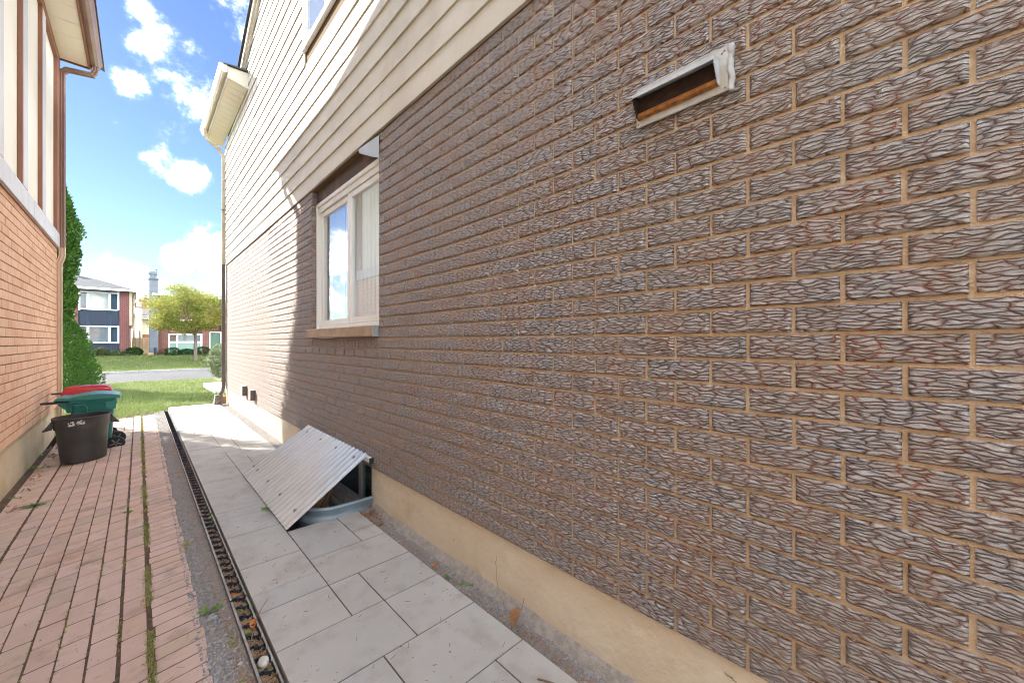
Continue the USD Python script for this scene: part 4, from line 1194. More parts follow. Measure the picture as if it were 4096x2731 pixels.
# ledge board over the brick
lz0 = LB1
lg = part(LH, "ledge_board", cbox(LX - .012, LX + .034, 8.04, LY1 + .01, lz0 - .005, lz0 + .235, .004), "pale_trim", label="weathered grey ledge board over the brick")
part(LH, "ledge_board", cbox(LX - .012, LX + .032, LY0, 8.034, lz0 - .005, lz0 + .235, .004), "pale_trim", label="weathered grey ledge board over the brick")
part(lg, "drip_edge", box(LX - .01, LX + .020, LY0, LY1 + .008, lz0 - .03, lz0 - .0055), "brown_trim")
for y0, y1 in ((6.15, 6.43), (7.33, 7.62), (8.62, 8.92)):
    b = part(LH, "batten", cbox(LX - .011, LX + .030, y0, y1, lz0 + .236, 6.28, .003), "brown_trim", label="brown batten with skylight painted pale on its face")
    part(b, "batten_face", box(LX + .0302, LX + .0325, y0 + .03, y1 - .004, lz0 + .24, 6.275), "pale_trim")  # pale sheet stands in for skylight glare on the brown board
part(LH, "corner_board", cbox(LX - .011, LX + .034, 10.02, LY1 + .012, lz0 + .236, 6.28, .003), "brown_trim")
part(LH, "frieze_board", cbox(LX - .011, LX + .036, LY0, LY1 + .012, 6.281, 6.402, .003), "brown_trim")
# eave
lev = part(LH, "eave", box(LX - .05, -.64, LY0, LY1 + .02, 6.432, 6.46), "brown_trim")
sp = .42
for i in range(14):
    y1 = LY1 - .03 - i * sp
    part(lev, "soffit_panel", box(LX + .036, -.655, y1 - sp + .006, y1, 6.405, 6.431), "soffit_cream")
part(lev, "soffit_rest", box(LX + .036, -.655, LY0, LY1 - .03 - 14 * sp, 6.405, 6.431), "soffit_cream")
part(lev, "fascia", cat([cbox(-.654, -.625, LY0, LY1, 6.385, 6.56, .003), cbox(LX, -.625, LY1, LY1 + .025, 6.39, 6.56, .003)]), "brown_trim")
gl = [(-.623, 6.56), (-.623, 6.43), (-.560, 6.415), (-.520, 6.45), (-.500, 6.50), (-.478, 6.53), (-.478, 6.565), (-.490, 6.565), (-.492, 6.535), (-.512, 6.505), (-.532, 6.46), (-.562, 6.43), (-.612, 6.44), (-.612, 6.56)]
lg2 = part(LH, "gutter", prism(gl, "y", LY0, LY1 + .05), "brown_metal", label="brown eaves gutter")
part(lg2, "end_cap", prism([(-.624, 6.566), (-.624, 6.428), (-.559, 6.412), (-.518, 6.449), (-.498, 6.499), (-.476, 6.53), (-.476, 6.566)], "y", LY1 + .0505, LY1 + .054), "brown_metal")
LD = part(LH, "downspout", sweep(fluted(.095, .070), [(-.565, 10.24, 6.43), (-.565, 10.24, 6.36), (-.60, 10.245, 6.27), (-.90, 10.30, 6.25), (-.965, 10.32, 6.19), (-.965, 10.33, 6.05), (-.965, 10.33, 3.12)]), "brown_metal", label="brown fluted downspout at the corner")
part(LD, "lower_pipe", sweep(fluted(.098, .074), [(-.962, 10.335, 3.14), (-.962, 10.335, 2.98), (-1.0, 10.33, 2.84), (-1.0, 10.33, .12)]), "tan_metal", label="tan lower length of the downspout")
part(LD, "shoe", cbox(-1.055, -.945, 10.28, 10.385, -.06, .135, .01), "pale_trim", label="grey boot at the foot of the downspout")
# roof, with a low cross gable towards the alley
roof = np.array([[-.46, LY0, 6.57], [-.46, LY1 + .3, 6.57], [-5.2, LY1 + .3, 8.68], [-5.2, LY0, 8.68], [-10, LY1 + .3, 6.57], [-10, LY0, 6.57]])
rf = np.vstack([roof, roof + [0, 0, .03]])
part(LH, "roof", (rf, np.array([[0, 2, 1], [0, 3, 2], [2, 3, 5], [2, 5, 4], [6, 7, 8], [6, 8, 9], [8, 11, 9], [8, 10, 11], [0, 1, 7], [0, 7, 6], [1, 2, 8], [1, 8, 7], [2, 4, 10], [2, 10, 8]])), "shingle_brown")
part(LH, "gable_wall", (np.array([[LX - 1, LY1 - .1, 6.3], [-9, LY1 - .1, 6.3], [-5.2, LY1 - .1, 8.6]]), np.array([[0, 1, 2]])), "stucco")
cg = np.array([[-.48, 8.25, 6.60], [-.48, 4.4, 7.66], [-.48, .55, 6.60], [-3.0, 4.4, 7.66], [-3, 8.25, 7.70], [-3, .55, 7.70]])
part(LH, "cross_gable", (cg, np.array([[0, 1, 3], [0, 3, 4], [1, 2, 5], [1, 5, 3]])), "shingle_brown")
part(LH, "gable_end", (np.array([[-.50, 8.2, 6.58], [-.50, 4.4, 7.63], [-.50, .6, 6.58]]), np.array([[0, 1, 2]])), "stucco")
part(LH, "body", box(-9, LX - .25, LY0 + .05, LY1 - .15, -.8, 6.35), "room_dark")

# ================================================================== bins by the left house
BC = onpave(337, 1838); BC[2] = pave_z(BC[0])
bc = thing("black_can", "round black plastic rubbish can with no lid, scuffed below its rim", "rubbish can", BC)
tilt = roty(-.03)
prof = [(0, .004), (.205, .004), (.214, .014), (.247, .455), (.249, .457), (.262, .459), (.264, .470), (.268, .590), (.276, .594), (.279, .603), (.276, .612), (.264, .614), (.258, .606), (.252, .46), (.240, .44), (.205, .02), (0, .02)]
part(bc, "body", xform(lathe(prof, 64), tilt, BC), "black_plastic", smooth=35)
vdir = np.array([BC[0], BC[1]]) / np.hypot(BC[0], BC[1]); sdir = np.array([vdir[1], -vdir[0]])
for s in (-1, 1):
    ang = math.atan2(sdir[1] * s, sdir[0] * s) + (.28 if s > 0 else -.10)
    h = cat([prism([(.262, .585), (.335, .475), (.345, .470), (.345, .455), (.325, .455), (.262, .470)], "y", -.085, -.077), prism([(.262, .585), (.335, .475), (.345, .470), (.345, .455), (.325, .455), (.262, .470)], "y", .077, .085), cbox(.325, .348, -.085, .085, .452, .474, .006), cbox(.262, .268, -.08, .08, .55, .592, .002)])
    part(bc, "handle", xform(xform(h, rotz(ang)), tilt, BC), "black_plastic", smooth=30)
# scuffed remains of paint
sc = []
for i in range(46):
    a = math.atan2(-vdir[1], -vdir[0]) + (-.38 if i % 2 else -.06) + RNG.normal(0, .075); z = .535 + RNG.normal(0, .013) + (.012 if i % 2 == 0 else 0)
    r = .2655 + (z - .47) * .033 + .0008; w = RNG.uniform(.004, .013)
    q = np.array([[0, -w, -w * .4], [0, w * .6, -w * .7], [0, w, w * .4], [0, -w * .3, w * .8]]) + [r + .0012, 0, z]
    sc.append(xform((q, np.array([[0, 1, 2], [0, 2, 3]])), rotz(a)))
part(bc, "paint_scuff", xform(cat(sc), tilt, BC), "scuff", label="pale scuffs of worn paint")

GB = np.array([-.475, 8.62, 0]); GB[2] = pave_z(GB[0])
gb = thing("green_cart", "green wheeled bin with a closed lid and black loop handle beside the orange wall", "wheeled bin", GB)


def taper_box(x0, x1, y0, y1, z0, X0, X1, Y0, Y1, z1, r0=.03, r1=.035, open_top=False, steps=1):
    n = 4
    lo = rrect(x1 - x0, y1 - y0, r0, n) + [(x0 + x1) / 2, (y0 + y1) / 2]; hi = rrect(X1 - X0, Y1 - Y0, r1, n) + [(X0 + X1) / 2, (Y0 + Y1) / 2]
    m = len(lo)
    v = np.vstack([np.c_[lo, np.full(m, z0)], np.c_[hi, np.full(m, z1)], [[(x0 + x1) / 2, (y0 + y1) / 2, z0]], [[(X0 + X1) / 2, (Y0 + Y1) / 2, z1]]])
    j = np.arange(m); k = (j + 1) % m
    f = np.vstack([np.stack([j, k, m + k], 1), np.stack([j, m + k, m + j], 1), np.stack([np.full(m, 2 * m), k, j], 1), np.stack([np.full(m, 2 * m + 1), m + j, m + k], 1)])
    return v, f


def at(p, o):
    return xform(p, None, o)


part(gb, "body", at(taper_box(-.17, .17, -.19, .19, .045, -.225, .215, -.235, .235, .74), GB), "green_plastic", smooth=40)
part(gb, "collar", at(taper_box(-.262, .235, -.25, .25, .715, -.268, .24, -.255, .255, .765, .045, .045), GB), "green_plastic", smooth=40)
part(gb, "side_flange", at(prism([(-.225, .70), (-.09, .70), (-.06, .64), (-.075, .52), (-.083, .52), (-.07, .63), (-.098, .685), (-.225, .685)], "y", -.246, -.222), GB), "green_lid", smooth=20)
part(gb, "corner_flange", at(prism([(.12, .72), (.238, .74), (.225, .60), (.13, .60)], "y", -.244, -.215), GB), "green_lid", smooth=20)
part(gb, "handle_bracket", at(prism([(-.36, .745), (-.22, .745), (-.20, .60), (-.235, .585), (-.34, .69)], "y", -.20, .20), GB), "green_plastic", smooth=20)
lidp = [(-.385, .768), (-.385, .785), (-.33, .806), (-.25, .800), (-.20, .812), (-.05, .838), (.05, .842), (.17, .828), (.262, .805), (.274, .790), (.274, .762), (.24, .766)]
part(gb, "lid", at(prism(lidp, "y", -.262, .262), GB), "green_lid", smooth=25)
loop = []
for k in range(15):
    a = math.radians(90 + 180 * k / 14); loop.append((-.475 + .035 * math.cos(a) - .0, .045 * math.sin(a)))
path = [(-.36, .045, .735)] + [(x, y, .735) for x, y in loop] + [(-.36, -.045, .735)]
part(gb, "handle", at(sweep(circle(.014, 8), path, (0, 0, 1)), GB + [0, -.12, 0]), "black_rubber", smooth=True)
for yy in (-.235, .235):
    w = xform(lathe([(.0, -.022), (.05, -.022), (.055, -.012), (.07, -.012), (.074, -.024), (.098, -.022), (.104, -.010), (.104, .010), (.098, .022), (.074, .024), (.07, .012), (0, .012)], 28), rotx(math.pi / 2), GB + [.225, yy, .105 - .03])
    wh = part(gb, "wheel", w, "black_rubber", smooth=35)
    sp = []
    for k in range(5):
        a = k * 2 * math.pi / 5 + .3
        sp.append(xform(cbox(.012, .07, -.004, .004, -.008, .008, .002), roty(a), GB + [.225, yy - .022, .075]))
    part(wh, "spokes", cat(sp), "screw")
part(gb, "axle", at(box(.215, .235, -.22, .22, .065, .085), GB), "screw")
part(gb, "sticker", at(box(.0 - .125, .035, -.2345, -.2325, .44, .52), GB + [0, .012, 0]), "paper", label="white paper sticker")

RB = np.array([-.59, 9.36, 0]); RB[2] = pave_z(RB[0])
rb = thing("red_barbecue", "cart with a glossy red domed lid and black legs standing behind the green bin", "barbecue", RB)
dome_p = []
n1, n2 = 13, 9
ux = np.linspace(-1, 1, 33); uy = np.linspace(-1, 1, 17)
X, Y = np.meshgrid(ux, uy, indexing="ij")
fx = np.clip((1 - np.abs(X)) / .34, 0, 1); fy = np.clip((1 - np.abs(Y)) / .42, 0, 1)
hgt = np.minimum(np.sqrt(1 - (1 - fx) ** 2), np.sqrt(1 - (1 - fy) ** 2))
Zd = .70 + .215 * hgt * (1 - .06 * X ** 2)
part(rb, "lid", at((np.stack([X * .295, Y * .21, Zd], -1).reshape(-1, 3), grid_faces(33, 17)), RB), "red_enamel", smooth=50)
part(rb, "firebox", at(taper_box(-.22, .22, -.16, .16, .50, -.29, .29, -.205, .205, .70), RB), "black_plastic", smooth=40)
path = [(-.29, .05, .80)] + [(-.36 + .03 * math.cos(math.radians(90 + 180 * k / 8)), .05 * math.sin(math.radians(90 + 180 * k / 8)), .80) for k in range(9)] + [(-.29, -.05, .80)]
part(rb, "handle", at(sweep(circle(.011, 8), path, (0, 0, 1)), RB), "black_rubber", smooth=True)
part(rb, "lid_knob", at(cbox(.02, .07, -.02, .02, .905, .922, .005), RB), "black_rubber")
for a, b in (((-.16, -.12, .5), (-.40, -.30, .01)), ((-.16, .0, .5), (-.37, -.16, .01)), ((.18, -.12, .5), (.22, -.14, .06)), ((.18, .12, .5), (.22, .14, .06))):
    part(rb, "leg", plank(np.array(a) + RB, np.array(b) + RB, .032, .018), "black_rubber")
for yy in (-.16, .16):
    part(rb, "wheel", xform(lathe([(0, -.018), (.08, -.018), (.085, 0), (.08, .018), (0, .018)], 20), rotx(math.pi / 2), RB + [.245, yy, .085]), "black_rubber", smooth=35)
# downspout extension, loose bricks
pe = np.array([-.135, 9.10, 0]); pe[2] = pave_z(pe[0]) + .035
ps = np.array([-.93, 10.28, 0]); ps[2] = pave_z(ps[0]) + .06
single("spout_extension", sweep(np.vstack([rrect(.085, .06, .012, 2), rrect(.079, .054, .010, 2)[::-1]]) if False else rrect(.085, .062, .012, 2), [ps, pe]), "pvc_white", "cream downspout extension pipe lying on the paving behind the bins", "pipe", smooth=40)
single("loose_brick", xform(cbox(-.10, .10, -.05, .05, 0, .065, .006), rotz(.5), (-.93, 10.36, -.16)), ORANGE[2], "loose orange brick lying lowest at the corner of the orange wall", "brick")
single("loose_brick", xform(cbox(-.10, .10, -.05, .05, 0, .07, .006), rotz(.9), (-.915, 10.34, -.094)), ORANGE[0], "loose orange brick resting on another brick by the downspout boot", "brick")

# ================================================================== cedars and shrubs
def cedar(name, label, base, height, prof, n, rng, lean=(0, 0), leaf=.085, group=None):
    base = np.asarray(base, float)
    t = thing(name, label, "cedar tree", base, group)
    part(t, "trunk", sweep(circle(.06, 8), [base + [0, 0, -.1], base + [lean[0] * .5, lean[1] * .5, height * .5], base + [lean[0] * .9, lean[1] * .9, height * .9]]), "bark", smooth=True)
    hh = rng.random(n) ** 1.15
    ang = rng.uniform(0, 6.28, n)
    R = np.interp(hh, prof[0], prof[1])
    lump = meshkit.fbm(np.stack([np.cos(ang) * 1.6 + 5, np.sin(ang) * 1.6, hh * height * 1.5], -1), 3, 3)
    R = R * (.62 + .75 * lump)
    r = R * np.sqrt(rng.uniform(.35, 1.0, n))
    P = base + np.stack([r * np.cos(ang) + lean[0] * hh, r * np.sin(ang) + lean[1] * hh, hh * height], -1)
    out = np.stack([np.cos(ang), np.sin(ang), np.zeros(n)], 1)
    part(t, "crown", leaves(P, leaf, rng, up=1.1, out=out * .8, width=.5, spread=.45), "cedar")
    return t


TR = np.random.default_rng(5)
cb_ = np.array([-2.59, 21.5, ground_z(21.5)])
cedar("cedar_tree", "tall dark green cedar rising behind the corner of the orange brick house", cb_, 7.9,
      ([0, .08, .2, .32, .45, .6, .72, .85, 1.0], [1.35, 1.40, 1.10, .78, .80, .70, .78, .50, .10]), 30000, TR, lean=(.38, 0), leaf=.125)
cedar("cedar_tree", "lower bushy cedar in front of the tall cedar, behind the red barbecue", (-1.80, 18.0, ground_z(18.0)), 2.6,
      ([0, .25, .6, .85, 1.0], [.88, .98, .75, .44, .07]), 9000, TR, leaf=.075)
cedar("cedar_tree", "slender cedar beside the end wall of the orange brick house", (-2.45, 13.0, ground_z(13.0)), 7.4,
      ([0, .3, .6, .72, .85, 1.0], [.62, .58, .50, .42, .24, .03]), 11000, TR, leaf=.10)


def bush(name, label, ctr, rad, n, mat, rng, leaf=.05, group=None, cat_="shrub", boxy=0.0, stem=True):
    ctr, rad = np.asarray(ctr, float), np.asarray(rad, float)
    t = thing(name, label, cat_, (ctr[0], ctr[1], ctr[2] - rad[2]), group)
    d = rng.normal(size=(n, 3)); d /= np.linalg.norm(d, axis=1, keepdims=True)
    if boxy:
        d = d / (np.abs(d) ** boxy).sum(1, keepdims=True) ** (1 / boxy)
    lump = meshkit.fbm(d * 2.2 + ctr, 3, 9)
    P = ctr + d * rad * ((.80 + .4 * lump) * rng.uniform(.6, 1.0, n) ** .33)[:, None]
    part(t, "crown", leaves(P, leaf, rng, up=.3, out=d * .7, width=.6), mat)
    if stem:
        part(t, "trunk", sweep(circle(.025, 6), [ctr - [0, 0, rad[2] + .35], ctr]), "bark")
    return t


bush("pale_shrub", "pale variegated shrub half hidden by the dark downspout", (2.24, 17.0, .82), (.50, .50, .60), 3600, "pale_shrub", TR, .085)

# young tree on the far lawn
tb = ground_hit(782, 1443)
tree = thing("young_tree", "small round crowned tree with yellow green leaves on the far lawn", "tree", tb)
dist = (tb @ FW)
px = dist / FPX
cz = H + (V0 - 1243) * px
cc = np.array([tb[0] - .52, tb[1] + .1, cz - .1])
trunk_top = np.array([tb[0] - .12, tb[1], H + (V0 - 1335) * px])
part(tree, "trunk", sweep(circle(1, 10), [[0, 0, 0], [0, 0, 1]]) if False else (lambda a: a)(lathe([(.16, 0), (.115, .25), (.10, trunk_top[2] - tb[2])], 12))[0:0] or xform(lathe([(.17, -.1), (.115, .3), (.095, trunk_top[2] - tb[2] + .1)], 12), None, tb), "bark", smooth=True)
RX_, RZ_ = 2.42, 2.2
for k in range(9):
    a = k * .698 + .2
    e = cc + np.array([math.cos(a) * RX_ * .72, math.sin(a) * RX_ * .72, TR.uniform(-.4, 1.2)])
    mid = (trunk_top + e) / 2 + [0, 0, -.15]
    part(tree, "limb", sweep(circle(.03, 6), [trunk_top + [0, 0, -.05], mid, e]), "bark")
part(tree, "leader", sweep(circle(.045, 6), [trunk_top + [0, 0, -.1], cc + [0, 0, .3], cc + [.1, 0, 1.4]]), "bark")
n = 15000
cl = TR.normal(size=(150, 3)); cl /= np.linalg.norm(cl, axis=1, keepdims=True)
cl *= (TR.uniform(.25, 1.0, 150) ** .45)[:, None]
cl[:, 2] = np.where(cl[:, 2] < -.55, cl[:, 2] * .8, cl[:, 2])
w = TR.integers(0, 150, n)
P = cc + (cl[w] + TR.normal(0, .105, (n, 3)) * [1, 1, .7]) * [RX_, RX_, RZ_ * .92]
part(tree, "crown", leaves(P, .13, TR, up=-.2, width=.75), "maple")
w2 = np.array([i for i in range(150) if cl[i, 2] < -.05 and cl[i, 0] > .45 or (cl[i, 0] < -.75 and cl[i, 2] < -.1)] or [0])
q = w2[TR.integers(0, len(w2), 700)]
part(tree, "rusty_leaves", leaves(cc + (cl[q] + TR.normal(0, .10, (700, 3))) * [RX_, RX_, RZ_ * .92], .14, TR, up=-.2, width=.75), "maple_rust", label="patch of leaves turning yellow and orange")

# ================================================================== houses across the street
HY = 43.8


def X(u, y=HY):
    return ony(u, 1365, y)[0]


def Z(u, v, y=HY):
    return ony(u, v, y)[2]


def facade(u0, v0, u1, v1, front, depth=.1, y=HY):
    um = (u0 + u1) / 2
    return box(X(u0, y), X(u1, y), y - front, y - front + depth, Z(um, v1, y), Z(um, v0, y))


f1 = thing("red_brick_house", "far two storey house of red brick with stacked white windows and navy panels", "house", (X(400), HY, .4))
x1 = X(517)
zt = Z(478, 1163)
part(f1, "wall", cat([box(X(478), x1, HY, HY + .3, .1, zt), box(-9, X(312), HY, HY + .3, .1, zt)]), "far_brick_wall", label="red brick piers of the front")
part(f1, "side_wall", box(x1 - .02, x1 + .16, HY + .001, HY + 9, Z(522, 1302), zt + .02), "far_beige", label="pale side wall of the upper storey")
part(f1, "side_wall", box(x1 - .3, x1, HY + .301, HY + 9, .1, Z(522, 1300)), "far_brick_wall")
part(f1, "panel_wall", box(X(312), X(478), HY + .20, HY + .3, .1, zt), "far_blue_trim", label="blue grey panel surround")


def window(v0, v1, name="window"):
    u0, u1 = 313, 477
    w = part(f1, name, cat([facade(u0, v0, u0 + 8, v1, .03), facade(u1 - 7, v0, u1, v1, .03), facade(u0 + 8, v0, u1 - 7, v0 + 4, .03), facade(u0 + 8, v1 - 5, u1 - 7, v1, .03), facade(346, v0 + 4, 357, v1 - 5, .03), facade(433, v0 + 4, 444, v1 - 5, .03)]), "far_white")
    for a, b in ((321, 346), (357, 433), (444, 470)):
        part(w, "pane", facade(a, v0 + 4, b, v1 - 5, -.01, .02), "glass_far")
    part(w, "curtain", facade(357, v0 + 4, 433, v1 - 5, -.10, .02), "curtain_cream" if v0 < 1200 else "curtain")
    part(w, "curtain", facade(321, v0 + 4, 346, v1 - 5, -.12, .02), "far_blue_trim" if v0 > 1200 else "curtain")
    return w


window(1168, 1240); window(1303, 1373)
for v0, v1 in ((1243, 1299), (1376, 1418)):
    for a, b in ((318, 345), (358, 432), (446, 474)):
        part(f1, "panel", facade(a, v0, b, v1, -.03, .05), "far_blue", label="navy panel below a window" if a == 358 else None)
part(f1, "frieze", facade(312, 1157, 480, 1168, .02, .06), "far_grey")
ey = HY - .55
pL, pR = np.array([-9, ey, zt + .10]), np.array([X(543, ey), ey, zt + .08])
ap = ony(398, 1120, HY + 3.4); bR = pR + [0, 10.0, 0]; ap2 = ap + [0, 3.0, 0]
rid = ony(296, 1097, HY + 6.5)
mid = np.array([-9, HY + 6.5, rid[2]])
rv = np.array([pL, pR, ap, bR, ap2, rid, mid, [-9, ey, zt + .10], bR + [-3, 0, 0]])
part(f1, "roof", (rv, np.array([[0, 1, 2], [1, 3, 4], [1, 4, 2], [0, 2, 5], [0, 5, 6], [2, 4, 5], [4, 3, 5]])), "shingle", label="grey shingled hip roof")
part(f1, "fascia", cat([box(-9, pR[0] + .02, ey - .02, ey + .02, zt - .06, zt + .10), box(pR[0] - .02, pR[0] + .02, ey, ey + 9, zt - .06, zt + .08)]), "far_white")
part(f1, "soffit", box(-9, pR[0] - .03, ey + .03, HY, zt - .02, zt + .0), "far_white")
part(f1, "eave_end", box(x1 + .17, pR[0] - .03, HY + .1, HY + .8, zt - .75, zt - .03), "far_beige")
vt = ony(307, 1088, HY + 5)
part(f1, "roof_vent", cat([box(vt[0] - .16, vt[0] + .16, HY + 4.9, HY + 5.2, vt[2] - .5, vt[2] + .05), box(vt[0] - .23, vt[0] + .23, HY + 4.85, HY + 5.25, vt[2] + .055, vt[2] + .22)]), "far_grey")
part(f1, "downspout", sweep(circle(.04, 6), [[pR[0] - .05, HY + .05, zt - .05], [x1 + .22, HY - .02, zt - .45], [x1 + .22, HY - .02, Z(530, 1300)], [x1 + .05, HY - .06, Z(528, 1318)], [x1 + .05, HY - .06, .3]]), "brown_metal")

fn = thing("wood_fence", "low unstained wood fence between the red brick house and the grey chimney", "fence", (X(550), HY + .8, .4))
yf = HY + .8
zb, zt2 = Z(550, 1424, yf), Z(550, 1353, yf)
xs = np.linspace(X(528, yf), X(571, yf), 9)
for a, b in zip(xs[:-1], xs[1:]):
    part(fn, "board", box(a + .004, b - .004, yf, yf + .03, zb, zt2 + RNG.normal(0, .006)), "fence_wood")
part(fn, "rail", box(xs[0], xs[-1], yf - .04, yf - .002, zt2 - .42, zt2 - .34), "fence_wood")
part(fn, "cap", box(xs[0], xs[-1], yf - .04, yf + .06, zt2 + .02, zt2 + .06), "fence_wood")
gt_ = thing("wood_gate", "taller plain wood gate standing against the grey chimney", "gate", (X(584), HY + .3, .4))
yg = HY + .3
xs = np.linspace(X(571.5, yg), X(597, yg), 6)
for a, b in zip(xs[:-1], xs[1:]):
    part(gt_, "board", box(a + .004, b - .004, yg, yg + .03, Z(584, 1424, yg), Z(584, 1350, yg) + RNG.normal(0, .006)), "fence_wood")
part(gt_, "rail", box(xs[0], xs[-1], yg - .03, yg - .002, Z(584, 1400, yg), Z(584, 1396, yg)), "fence_wood")
single("planter_box", cbox(X(590), X(626), HY - 1.1, HY - .3, Z(600, 1421) - .1, Z(600, 1410), .02), "fence_wood", "low wooden box at the foot of the grey chimney", "planter")

# beige house further back
y3 = 62.0
f3 = thing("beige_house", "pale beige house far back between the two brick houses, with twin flues", "house", (X(565, y3), y3, .6))
part(f3, "wall", box(X(529, y3), X(640, y3), y3 + .5, y3 + 6, .2, Z(560, 1262, y3)), "far_beige")
part(f3, "chimney", box(X(541, y3), X(569, y3), y3, y3 + 1.2, .2, Z(555, 1230, y3)), "far_beige")
part(f3, "chimney_cap", box(X(539, y3), X(571, y3), y3 - .08, y3 + 1.28, Z(555, 1230, y3), Z(555, 1227, y3)), "far_grey")
for u in (551, 560.5):
    c = ony(u, 1228, y3 + .6)
    part(f3, "flue", xform(lathe([(.10, -.1), (.10, .62 if u < 555 else .5), (.13, .62 if u < 555 else .5), (.13, .72 if u < 555 else .58), (0, .72 if u < 555 else .58)], 12), None, c), "galvanised", smooth=30)
part(f3, "roof", (np.array([[X(524, y3), y3 + .2, Z(535, 1262, y3)], [X(640, y3), y3 + .2, Z(560, 1258, y3)], [X(640, y3), y3 + 5, Z(560, 1225, y3)], [X(560, y3), y3 + 5, Z(560, 1225, y3)]]), np.array([[0, 1, 2], [0, 2, 3]])), "shingle_brown")
part(f3, "eave", box(X(569.5, y3), X(640, y3), y3 - .3, y3 + .4, Z(585, 1275, y3), Z(585, 1270, y3)), "far_white")
part(f3, "base", box(X(571, y3), X(640, y3), y3 + .3, y3 + .49, .2, Z(590, 1337, y3)), "far_brick_brown")
# covered things in the gap
for (u0, u1, lab) in ((530, 540, "narrow upright pale tarp cover behind the wood fence"), (553, 566, "wider upright pale tarp cover behind the wood fence, right of the other")):
    y = HY + 4
    a, b, z1 = X(u0, y), X(u1, y), Z((u0 + u1) / 2, 1322, y)
    single("tarp_cover", taper_box(a, b, y, y + .6, .4, a + (b - a) * .3, b - (b - a) * .25, y + .2, y + .4, z1, .03, .02), "tarp", lab, "cover", smooth=30)
bush("autumn_tree", "orange autumn treetop showing above the beige roof", ony(600, 1226, 75), (1.6, 1.2, 1.1), 1500, "orange_foliage", TR, .22, cat_="tree")

# second brick house
y2 = 43.4
f2 = thing("brown_brick_house", "far brown brick house behind the young tree, with a green door", "house", (X(760, y2), y2, .4))
zt2_ = Z(640, 1180, y2)
part(f2, "wall", cat([box(X(634, y2), X(672, y2), y2, y2 + .3, .1, Z(700, 1283, y2)), box(X(809, y2), X(837, y2), y2, y2 + .3, .1, Z(820, 1283, y2)), box(X(885, y2), X(960, y2), y2, y2 + .3, .1, Z(900, 1283, y2)), box(X(672, y2), X(809, y2), y2 + .2, y2 + .3, .1, Z(700, 1283, y2)), box(X(837, y2), X(885, y2), y2 + .25, y2 + .3, Z(860, 1330, y2), Z(860, 1283, y2))]), "far_brick_wall_brown")
part(f2, "upper_wall", box(X(634, y2), X(960, y2), y2 + .301, y2 + .6, Z(700, 1279, y2), zt2_), "far_brick_wall_brown")
part(f2, "plinth", box(X(634, y2), X(672, y2), y2 - .02, y2 - .001, .1, Z(650, 1417, y2)), "curb")
part(f2, "canopy", box(X(634, y2), X(960, y2), y2 - .35, y2 + .3, Z(700, 1283, y2) + .002, Z(700, 1279, y2) + .06), "far_white")
w = part(f2, "window", cat([facade(673, 1335, 680, 1412, .02, .1, y2), facade(801, 1335, 809, 1412, .02, .1, y2), facade(680, 1335, 801, 1339, .02, .1, y2), facade(680, 1365, 801, 1372, .02, .1, y2), facade(704, 1339, 711, 1365, .02, .1, y2), facade(775, 1339, 782, 1365, .02, .1, y2), facade(704, 1372, 711, 1412, .02, .1, y2), facade(775, 1372, 782, 1412, .02, .1, y2)]), "vinyl_cream")
for a, b in ((680, 704), (711, 775), (782, 801)):
    part(w, "pane", facade(a, 1339, b, 1365, -.01, .02, y2), "glass_far")
    part(w, "panel", facade(a, 1372, b, 1414, -.02, .04, y2), "far_green", label="pale green panel under the window" if a == 711 else None)
part(w, "curtain", facade(711, 1339, 775, 1365, -.08, .02, y2), "curtain")
part(w, "blind", facade(782, 1339, 801, 1365, -.08, .02, y2), "far_blue_trim")
uwn = part(f2, "upper_window", cat([facade(858, 1215, 862, 1262, -.28, .1, y2), facade(880, 1215, 884, 1262, -.28, .1, y2), facade(862, 1215, 880, 1219, -.28, .1, y2), facade(862, 1258, 880, 1262, -.28, .1, y2)]), "far_white")
part(uwn, "pane", facade(862, 1219, 880, 1258, -.27, .02, y2), "glass_far")
dr = part(f2, "door", facade(841, 1330, 882, 1395, -.10, .06, y2), "door_green", label="dark green front door")
for k in range(5):
    part(dr, "door_plank", facade(842 + k * 8, 1331, 849.2 + k * 8, 1394, -.085, .02, y2), "door_green")
part(dr, "door_frame", cat([facade(837, 1328, 841, 1397, .01, .1, y2), facade(882, 1328, 885, 1397, .01, .1, y2), facade(841, 1326, 882, 1330, .01, .1, y2)]), "vinyl_cream")
part(dr, "handle", facade(878, 1359, 879.5, 1364, -.06, .03, y2), "screw")
for i, (v0, v1) in enumerate(((1398, 1405), (1406, 1413), (1414, 1423))):
    part(f2, "step", box(X(838, y2), X(888, y2), y2 - .25 - .28 * i, y2 - .001, .0, Z(860, v0 + 1, y2) - .001 * i), "far_brick_brown" if i == 0 else "curb")
part(f2, "roof", (np.array([[X(628, y2), y2 - .45, zt2_ + .05], [X(975, y2), y2 - .45, zt2_ + .05], [X(975, y2), y2 + 6, zt2_ + .8], [X(690, y2), y2 + 6, zt2_ + .8], [X(628, y2), y2 + 8, zt2_ + .05]]), np.array([[0, 1, 2], [0, 2, 3], [0, 3, 4]])), "shingle_brown")
part(f2, "fascia", box(X(608, y2), X(975, y2), y2 - .48, y2 - .44, zt2_ - .08, zt2_ + .08), "far_white")
ch = part(f2, "chimney", box(X(597, y2), X(631, y2), y2 - .35, y2 + .9, .05, Z(612, 1118, y2)), "far_grey", label="tall grey clad chimney")
part(ch, "chimney_cap", box(X(594, y2), X(634, y2), y2 - .45, y2 + 1.0, Z(612, 1118, y2), Z(612, 1114, y2)), "far_grey")
for i in range(14):
    zc = .6 + i * .42
    if zc < Z(612, 1125, y2):
        part(ch, "lap", box(X(597, y2) - .006, X(631, y2) + .006, y2 - .362, y2 - .351, zc, zc + .03), "far_grey")
c = ony(611, 1114, y2)
